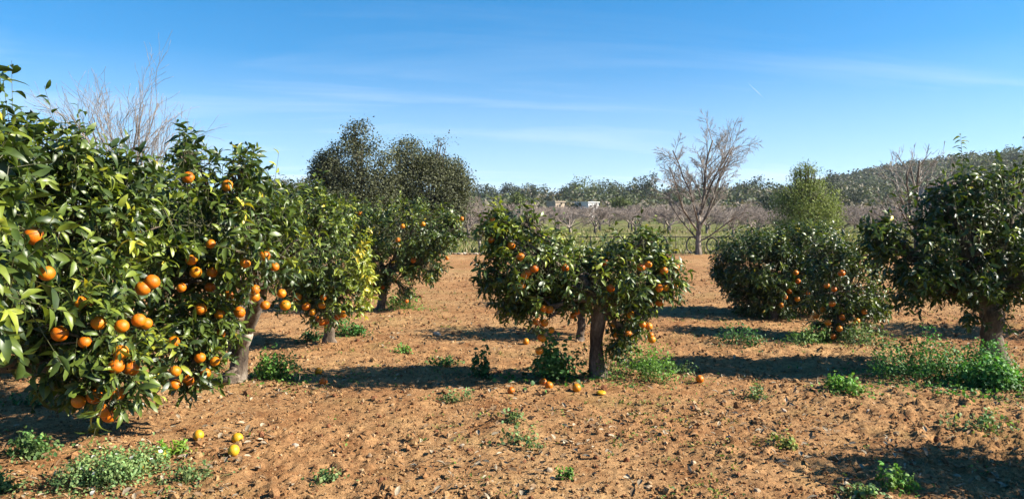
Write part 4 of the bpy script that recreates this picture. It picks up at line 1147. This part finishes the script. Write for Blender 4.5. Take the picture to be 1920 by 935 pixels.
# light green young pine
Yp = 38.0
b = at(1515, 460, Yp); b[2] = -0.05
PINE = (0.19, 0.225, 0.058)
evergreen('pine_tree', b, [pxb(1512, 374, 54, 36, Yp), pxb(1515, 412, 62, 34, Yp), pxb(1510, 338, 24, 26, Yp), pxb(1545, 400, 28, 40, Yp), pxb(1480, 395, 26, 40, Yp)] + [pxb(u_, v_, 4, h_, Yp) for u_, v_, h_ in ((1492, 334, 14), (1500, 322, 16), (1509, 316, 16), (1517, 318, 16), (1526, 326, 15), (1536, 342, 14), (1482, 350, 13), (1552, 358, 12), (1470, 366, 12))],
    'fresh yellow green young pine with bristly top behind the rounded orange tree', 30000, 0.13, PINE, 54, sections=1, clump=0.16, per=12, half=0.12, gap=0.36, freq=1.5, flat=0.8)
# bristle shoots on the pine top are part of its crown
# ------------------------------------------------------------------ far trees
KIND = {'round': (0.085, 0.105, 0.05), 'dark': (0.05, 0.066, 0.04), 'light': (0.135, 0.165, 0.05), 'grey': (0.15, 0.135, 0.10)}
def far_tree(u, vtop, wpx, hpx, Y, kind, label, seed, group='trees on the skyline', name='pine_tree'):
    x = (u - CX) / FPX * Y; zt = CAMH + (HOR - vtop) / FPX * Y
    hw, hh = wpx / 2 / FPX * Y, hpx / FPX * Y
    z0 = float(land_z(x, Y)); rng = np.random.default_rng(seed)
    bl = []
    for k in range(5):
        f = k / 4
        bl.append((np.array([x + rng.normal() * hw * 0.3, Y + rng.normal() * hw * 0.3, zt - hh * (0.22 + 0.6 * f)]), np.array([hw * (0.45 + 0.3 * f), hw * (0.45 + 0.3 * f), hh * 0.24])))
    evergreen(name, (x, Y, z0), bl, label, 1700, max(0.22, 2.8 / FPX * Y), KIND[kind], seed, trunk_r=0.2, group=group, clump=hw * 0.16, per=9, gap=0.30, freq=0.5, sections=1, half=0.42)
far_tree(1096, 331, 62, 60, 205, 'light', 'large light green pine rising above the white house', 400)
far_tree(1140, 337, 44, 46, 200, 'round', 'round grey green pine right of the large light one', 401)
far_tree(1221, 325, 42, 50, 190, 'dark', 'tall dark round pine left of the bare tree top', 402)
far_tree(1186, 333, 30, 50, 200, 'round', 'slim pine between the two dark ones on the skyline', 403)
far_tree(1072, 340, 34, 40, 215, 'dark', 'dark pine leaning against the large light green one', 404)
far_tree(1562, 318, 44, 60, 170, 'dark', 'dark pine on the skyline right of the fresh green young pine', 405)
far_tree(1408, 332, 40, 44, 200, 'dark', 'dark round tree on the skyline right of the bare tree', 406)
far_tree(964, 362, 44, 34, 95, 'light', 'bright yellow green round tree in the orchard, left of centre', 407, name='round_tree')
far_tree(1165, 372, 34, 16, 110, 'light', 'small bright green bush near the white house', 408, name='round_bush')
far_tree(1000, 350, 16, 30, 200, 'dark', 'narrow dark cypress at the right end of the distant belt', 409, name='cypress')
far_tree(945, 395, 60, 40, 44, 'dark', 'grey green olive bush behind the centre tree branch', 410, name='olive_tree')
far_tree(1440, 365, 50, 40, 90, 'dark', 'dark evergreen bush left of the fresh green young pine', 411, name='evergreen_bush')
far_tree(1610, 352, 60, 40, 140, 'dark', 'broad dark tree left of the spindly bare tree', 412)
rng = np.random.default_rng(500)
q = 0
for u in np.arange(850, 1080, 19):
    far_tree(u + rng.uniform(-6, 6), 346 + rng.uniform(-5, 6), rng.uniform(30, 50), 40, rng.uniform(215, 260), rng.choice(['round', 'dark', 'round']), 'grey green tree in the distant wooded belt left of the white house', 420 + q, 'distant wooded belt', 'round_tree'); q += 1
for u in np.arange(1110, 1640, 20):
    far_tree(u + rng.uniform(-8, 8), 346 + rng.uniform(-6, 10), rng.uniform(30, 56), 40, rng.uniform(200, 260), rng.choice(['round', 'dark', 'grey', 'round']), 'grey green tree in the distant wooded belt right of the white house', 420 + q, 'distant wooded belt', 'round_tree'); q += 1
for u in np.arange(460, 620, 24):
    far_tree(u + rng.uniform(-8, 8), 338 + rng.uniform(-6, 10), rng.uniform(36, 56), 44, rng.uniform(120, 160), 'grey' if u < 560 else 'dark', 'hazy grey tree in the distance left of the oaks', 420 + q, 'distant trees left of the oaks', 'round_tree'); q += 1
for u in np.arange(1590, 1960, 17):
    top = 340 - 62 * sstep(1600, 1900, u)
    far_tree(u + rng.uniform(-8, 8), top + rng.uniform(-6, 12), rng.uniform(34, 62), 48, 285 + rng.uniform(-20, 20), rng.choice(['round', 'dark', 'round', 'light']), 'small pine on the wooded hill crest at the right', 420 + q, 'pines on the right hill', 'pine_tree'); q += 1
# the wooded slopes and the scrub between, which read as one mass
def wood(name, label, n, fx, fy, size, colr, seed, keep=None):
    rng = np.random.default_rng(seed)
    Y = rng.uniform(fy[0], fy[1], n); u = rng.uniform(fx[0], fx[1], n); x = (u - CX) / FPX * Y
    cz = land_z(x, Y)
    per = 46
    i = np.arange(n).repeat(per)
    R = size * rng.uniform(0.6, 1.3, n)
    d = rdir(len(i), rng); d[:, 2] = np.abs(d[:, 2])
    P = np.stack([x[i], Y[i], cz[i] + R[i] * 0.25], -1) + d * (R[i] * rng.uniform(0.6, 1.05, len(i)))[:, None] * np.array([1, 1, 1.15])
    S = (0.36 + 0.0026 * Y[i]) * rng.uniform(0.6, 1.3, len(i))
    pal = np.array(colr); tint = pal[rng.integers(0, len(pal), n)][i] * rng.uniform(0.6, 1.4, (len(i), 1))
    V, F, T = leaf_cloud(P, d, S, tint, rng, half=0.42, sections=1)
    tag(link(name, mesh_np(name, V, F, M_FAR, tint=T)), label, 'wood', kind='stuff')
wood('hill_wood', 'grey green pine wood covering the hill at the right', 2300, (1330, 2150), (185, 420), 3.6, [KIND['round'], KIND['dark'], KIND['grey']], 601)
wood('far_wood', 'grey green scrub and woodland filling the far distance', 1500, (300, 1750), (165, 310), 3.6, [KIND['round'], KIND['dark'], KIND['grey'], KIND['round']], 602)
wood('far_scrub', 'brownish scrub between the almond orchard and the woods', 500, (820, 2000), (118, 180), 1.7, [(0.20, 0.16, 0.13), (0.17, 0.15, 0.11), (0.12, 0.125, 0.07)], 603)

# grass of the field beyond the grove
rng = np.random.default_rng(700)
N = 26000
Y = SOIL_END + 0.4 + rng.random(N) ** 1.6 * 42; u = rng.uniform(560, 2000, N); x = (u - CX) / FPX * Y
S = rng.uniform(0.10, 0.26, N) * (1 + (fbm(np.stack([x, Y], -1) * 0.35, 2, 8) - 0.4) * 1.5)
P = np.stack([x, Y, land_z(x, Y)], -1)
d = unit(rdir(N, rng) * 0.5 + np.array([0, 0, 1.0]))
a, b_, c_ = frames(d, rdir(N, rng))
cg = np.array([(0.20, 0.20, 0.07), (0.25, 0.22, 0.10), (0.15, 0.17, 0.055), (0.22, 0.165, 0.09)])
w = fbm(np.stack([x, Y], -1) * 0.25 + 7, 3, 9)
ci_ = np.clip(((w - 0.3) * 8 + rng.normal(size=N) * 0.8).astype(int), 0, 3)
V, F = stamp(leaf_template(1, half=0.11), P, a, b_, c_, S)
tag(link('field_grass', mesh_np('field_grass', V, F, M_WEED, tint=np.repeat(cg[ci_] * rng.uniform(0.7, 1.2, (N, 1)), 4, 0))), 'yellow green grass of the field beyond the grove', 'grass', kind='stuff')

# ------------------------------------------------------------------ fence with hoops, stone edging
Yw = 29.4
def fz(v): return at(1200, v, Yw)[2]
p0, p1 = at(1085, 444, Yw), at(1420, 443, Yw)
root = thing('wire_fence', (p0[0], Yw, 0.0), 'low wire fence with thin dark rail along the end of the grove', 'fence')
o0 = np.array([p0[0], Yw, 0.0])
V, F = tubes([(np.array([p0, (p0 + p1) / 2 - np.array([0, 0, 0.01]), p1]), np.full(3, 0.018))], 6)
link('rail', mesh_np('rail', V - o0, F, M_IRON), root)
for v in (453, 462):
    q0, q1 = at(1085, v, Yw), at(1420, v, Yw)
    V, F = tubes([(np.array([q0, (q0 + q1) / 2 - np.array([0, 0, 0.015]), q1]), np.full(3, 0.004))], 4)
    link('wire', mesh_np('wire', V - o0, F, M_POST), root)
for u in (1107, 1187, 1267, 1347, 1415):
    q = at(u, 442, Yw + 0.03)
    V, F = tubes([(np.array([(q[0], q[1], -0.2), (q[0] + 0.01, q[1], 0.3), (q[0], q[1], q[2])]), np.array([0.022, 0.02, 0.02]))], 6)
    link('post', mesh_np('post', V - o0, F, M_POST), root)
for (u, v, ru, rv, lab) in [(1160, 457, 11, 14, 'dark hoop on the fence farthest left, half hidden by the centre tree'), (1241, 457, 10, 14, 'dark hoop on the fence next to the centre tree crown'),
                            (1298, 459, 11, 15, 'dark hoop on the fence touching the bare tree trunk on its left'), (1335, 459, 10, 13, 'dark round hoop on the fence right of the bare tree trunk')]:
    c = at(u, v, Yw - 0.09); th = np.linspace(0, 2 * math.pi, 33)
    pts = np.stack([ru / FPX * Yw * np.cos(th) * (1 + 0.04 * np.sin(3 * th + u)), 0.03 * np.sin(2 * th + u), rv / FPX * Yw * np.sin(th)], -1)
    o = link('hoop', None, None, c)
    V, F = tubes([(pts, np.full(33, 0.027)), (pts * np.array([0.96, 1, 0.97]) + np.array([0.006, 0.035, 0.0]), np.full(33, 0.024))], 6)
    o2 = link('coil', mesh_np('coil', V, F, M_IRON), o)
    tag(o, lab, 'hoop', 'hoops hung on the fence')
rng = np.random.default_rng(800)
root = thing('stone_edging', at(895, 477, 29.0) * np.array([1, 1, 0]), 'low edging of pale stones between the soil and the grass left of centre', 'edging')
rl = np.array(root.location)
for k in range(34):
    u = 836 + k * 3.7; p = at(u, 477, 28.95 + rng.uniform(-0.08, 0.08)); p[2] = 0.02 + 0.05 * (u > 905)
    o = link('stone', SM[int(rng.integers(0, 5))], root, p - rl)
    s = rng.uniform(0.045, 0.085); o.scale = (s * 1.4, s, s * (1.0 + 0.5 * (u > 905))); o.rotation_euler = (rng.uniform(-.3, .3), rng.uniform(-.3, .3), rng.uniform(0, 6))
b = at(935, 474, 29.3)
V = np.array([(-0.42, -0.1, -0.1), (0.42, -0.1, -0.1), (0.42, 0.1, -0.1), (-0.42, 0.1, -0.1), (-0.38, -0.08, 0.09), (0.40, -0.08, 0.07), (0.38, 0.09, 0.08), (-0.40, 0.08, 0.10)])
F = np.array([(0, 1, 5, 4), (1, 2, 6, 5), (2, 3, 7, 6), (3, 0, 4, 7), (4, 5, 6, 7), (3, 2, 1, 0)])
link('kerb_slab', mesh_np('kerb_slab', V, F, M_STONE, tint=np.tile(np.array([0.62, 0.52, 0.45]), (8, 1)), smooth=False), root, np.array([b[0], b[1], 0.06]) - rl)

# ------------------------------------------------------------------ houses
def boxmesh(name, x0, x1, y0, y1, z0, z1, mat):
    V = np.array([(x0, y0, z0), (x1, y0, z0), (x1, y1, z0), (x0, y1, z0), (x0, y0, z1), (x1, y0, z1), (x1, y1, z1), (x0, y1, z1)], float)
    return mesh_np(name, V, np.array([(0, 1, 5, 4), (1, 2, 6, 5), (2, 3, 7, 6), (3, 0, 4, 7), (4, 5, 6, 7), (3, 2, 1, 0)]), mat, smooth=False)
def gable(name, x0, x1, y0, y1, z0, z1, mat, ov=0.25):
    xm = (x0 + x1) / 2; y0 -= ov; y1 += ov
    V = np.array([(x0 - ov, y0, z0), (xm, y0, z1), (x1 + ov, y0, z0), (x0 - ov, y1, z0), (xm, y1, z1), (x1 + ov, y1, z0),
                  (x0 - ov, y0, z0 - .15), (xm, y0, z1 - .15), (x1 + ov, y0, z0 - .15), (x0 - ov, y1, z0 - .15), (xm, y1, z1 - .15), (x1 + ov, y1, z0 - .15)], float)
    F = np.array([(0, 1, 4, 3), (1, 2, 5, 4), (6, 9, 10, 7), (7, 10, 11, 8), (0, 6, 7, 1), (1, 7, 8, 2), (3, 4, 10, 9), (4, 5, 11, 10), (0, 3, 9, 6), (2, 8, 11, 5)])
    return mesh_np(name, V, F, mat, smooth=False)
def house(label, u0, u1, vtop, vbot, Y, wallm, wins, roof='flat', depth=5.0, name='house', gablewall=False):
    x0, x1 = (u0 - CX) / FPX * Y, (u1 - CX) / FPX * Y
    zt, zb = CAMH + (HOR - vtop) / FPX * Y, CAMH + (HOR - vbot) / FPX * Y
    g0 = float(land_z((x0 + x1) / 2, Y)) - 0.5
    root = thing(name, ((x0 + x1) / 2, Y, g0), label, 'house')
    xm = (x0 + x1) / 2; h = zt - g0
    root.rotation_euler = (0, 0, math.radians(28))
    link('wall', boxmesh('wall', x0 - xm, x1 - xm, 0, depth, 0, h, wallm), root)
    if roof == 'flat': link('roof', boxmesh('roof', x0 - xm - .15, x1 - xm + .15, -.15, depth + .15, h + .003, h + .16, wallm), root)
    else:
        link('roof', gable('roof', x0 - xm, x1 - xm, 0, depth, h + .01, h + roof, M_ROOF), root)
        V = np.array([(x0 - xm, -.003, h), (x1 - xm, -.003, h), (0, -.003, h + roof - .17), (x0 - xm, .2, h), (x1 - xm, .2, h), (0, .2, h + roof - .17)])
        link('gable_wall', mesh_np('gable_wall', V, np.array([(0, 1, 2), (5, 4, 3), (0, 3, 4), (0, 4, 1), (1, 4, 5), (1, 5, 2), (2, 5, 3), (2, 3, 0)]), wallm, smooth=False), root)
    for (wu, wv, ww, wh) in wins:
        wx, wz = (wu - CX) / FPX * Y - xm, CAMH + (HOR - wv) / FPX * Y - g0
        a_, b_2 = ww / 2 / FPX * Y, wh / 2 / FPX * Y
        w_ = link('window', boxmesh('window', wx - a_, wx + a_, -.06, .05, wz - b_2, wz + b_2, M_FRAME), root)
        link('pane', boxmesh('pane', wx - a_ * .8, wx + a_ * .8, -.075, .04, wz - b_2 * .85, wz + b_2 * .85, M_DARKWIN), w_)
    return root
house('small white flat roofed house among the distant almond trees', 1101, 1124, 380, 394, 125, M_WALLWHITE, [(1107, 386, 3, 4), (1116, 386, 4.0, 5)], depth=4)
house('pale low shed left of the white house, half hidden by almonds', 1040, 1060, 379, 390, 128, M_WALLTAN, [(1050, 385, 4, 4)], depth=3, name='shed')
house('tan farmhouse with gable behind the right edge orange tree', 1798, 1836, 350, 388, 120, M_WALLTAN, [(1808, 360, 4, 5), (1826, 360, 4, 5), (1812, 376, 4, 6)], roof=0.9, depth=6, name='farmhouse')
house('grey outbuilding on the left of the tan farmhouse', 1752, 1780, 352, 390, 121, M_WALLGREY, [(1766, 361, 5, 5)], depth=4, name='outbuilding')
house('long brown stone wing in front of the tan farmhouse', 1764, 1848, 366, 390, 117, plain('brown_stone', (0.26, 0.18, 0.13), 0.9), [(1785, 376, 4, 5), (1815, 377, 4, 5)], depth=2.5, name='farm_wing')
house('grey outbuilding on the right of the tan farmhouse', 1860, 1892, 358, 392, 121, M_WALLGREY, [(1870, 369, 4, 5), (1884, 369, 4, 5)], depth=4, name='outbuilding')

# ------------------------------------------------------------------ thin winter haze over the whole place
hz = link('haze', boxmesh('haze', -2600, 2600, -330, 4600, -4, 60, None))
hm = bpy.data.materials.new('haze'); hm.use_nodes = True; hnt = hm.node_tree; hnt.nodes.clear()
ho = hnt.nodes.new('ShaderNodeOutputMaterial'); hv = hnt.nodes.new('ShaderNodeVolumePrincipled')
hv.inputs['Color'].default_value = (0.86, 0.92, 1.0, 1); hv.inputs['Density'].default_value = 0.00016; hv.inputs['Anisotropy'].default_value = 0.1
hnt.links.new(hv.outputs[0], ho.inputs['Volume'])
hz.data.materials.clear(); hz.data.materials.append(hm)
tag(hz, kind='stuff')

# short vapour trail, high and far away
c0, c1 = at(1404, 157, 4200), at(1432, 184, 4300)
pts = np.array([c0 + (c1 - c0) * t for t in np.linspace(0, 1, 6)]); cc0 = pts.mean(0)
V, F = tubes([(pts, np.array([0.15, 0.4, 0.6, 0.7, 0.5, 0.15]))], 6)
tag(link('vapour_trail', mesh_np('vapour_trail', V - cc0, F, plain('vapour', (0.8, 0.8, 0.8), 1.0, 0.0, 0.02, 0.01)), None, cc0), 'short thin white vapour trail high in the blue sky', 'vapour trail')
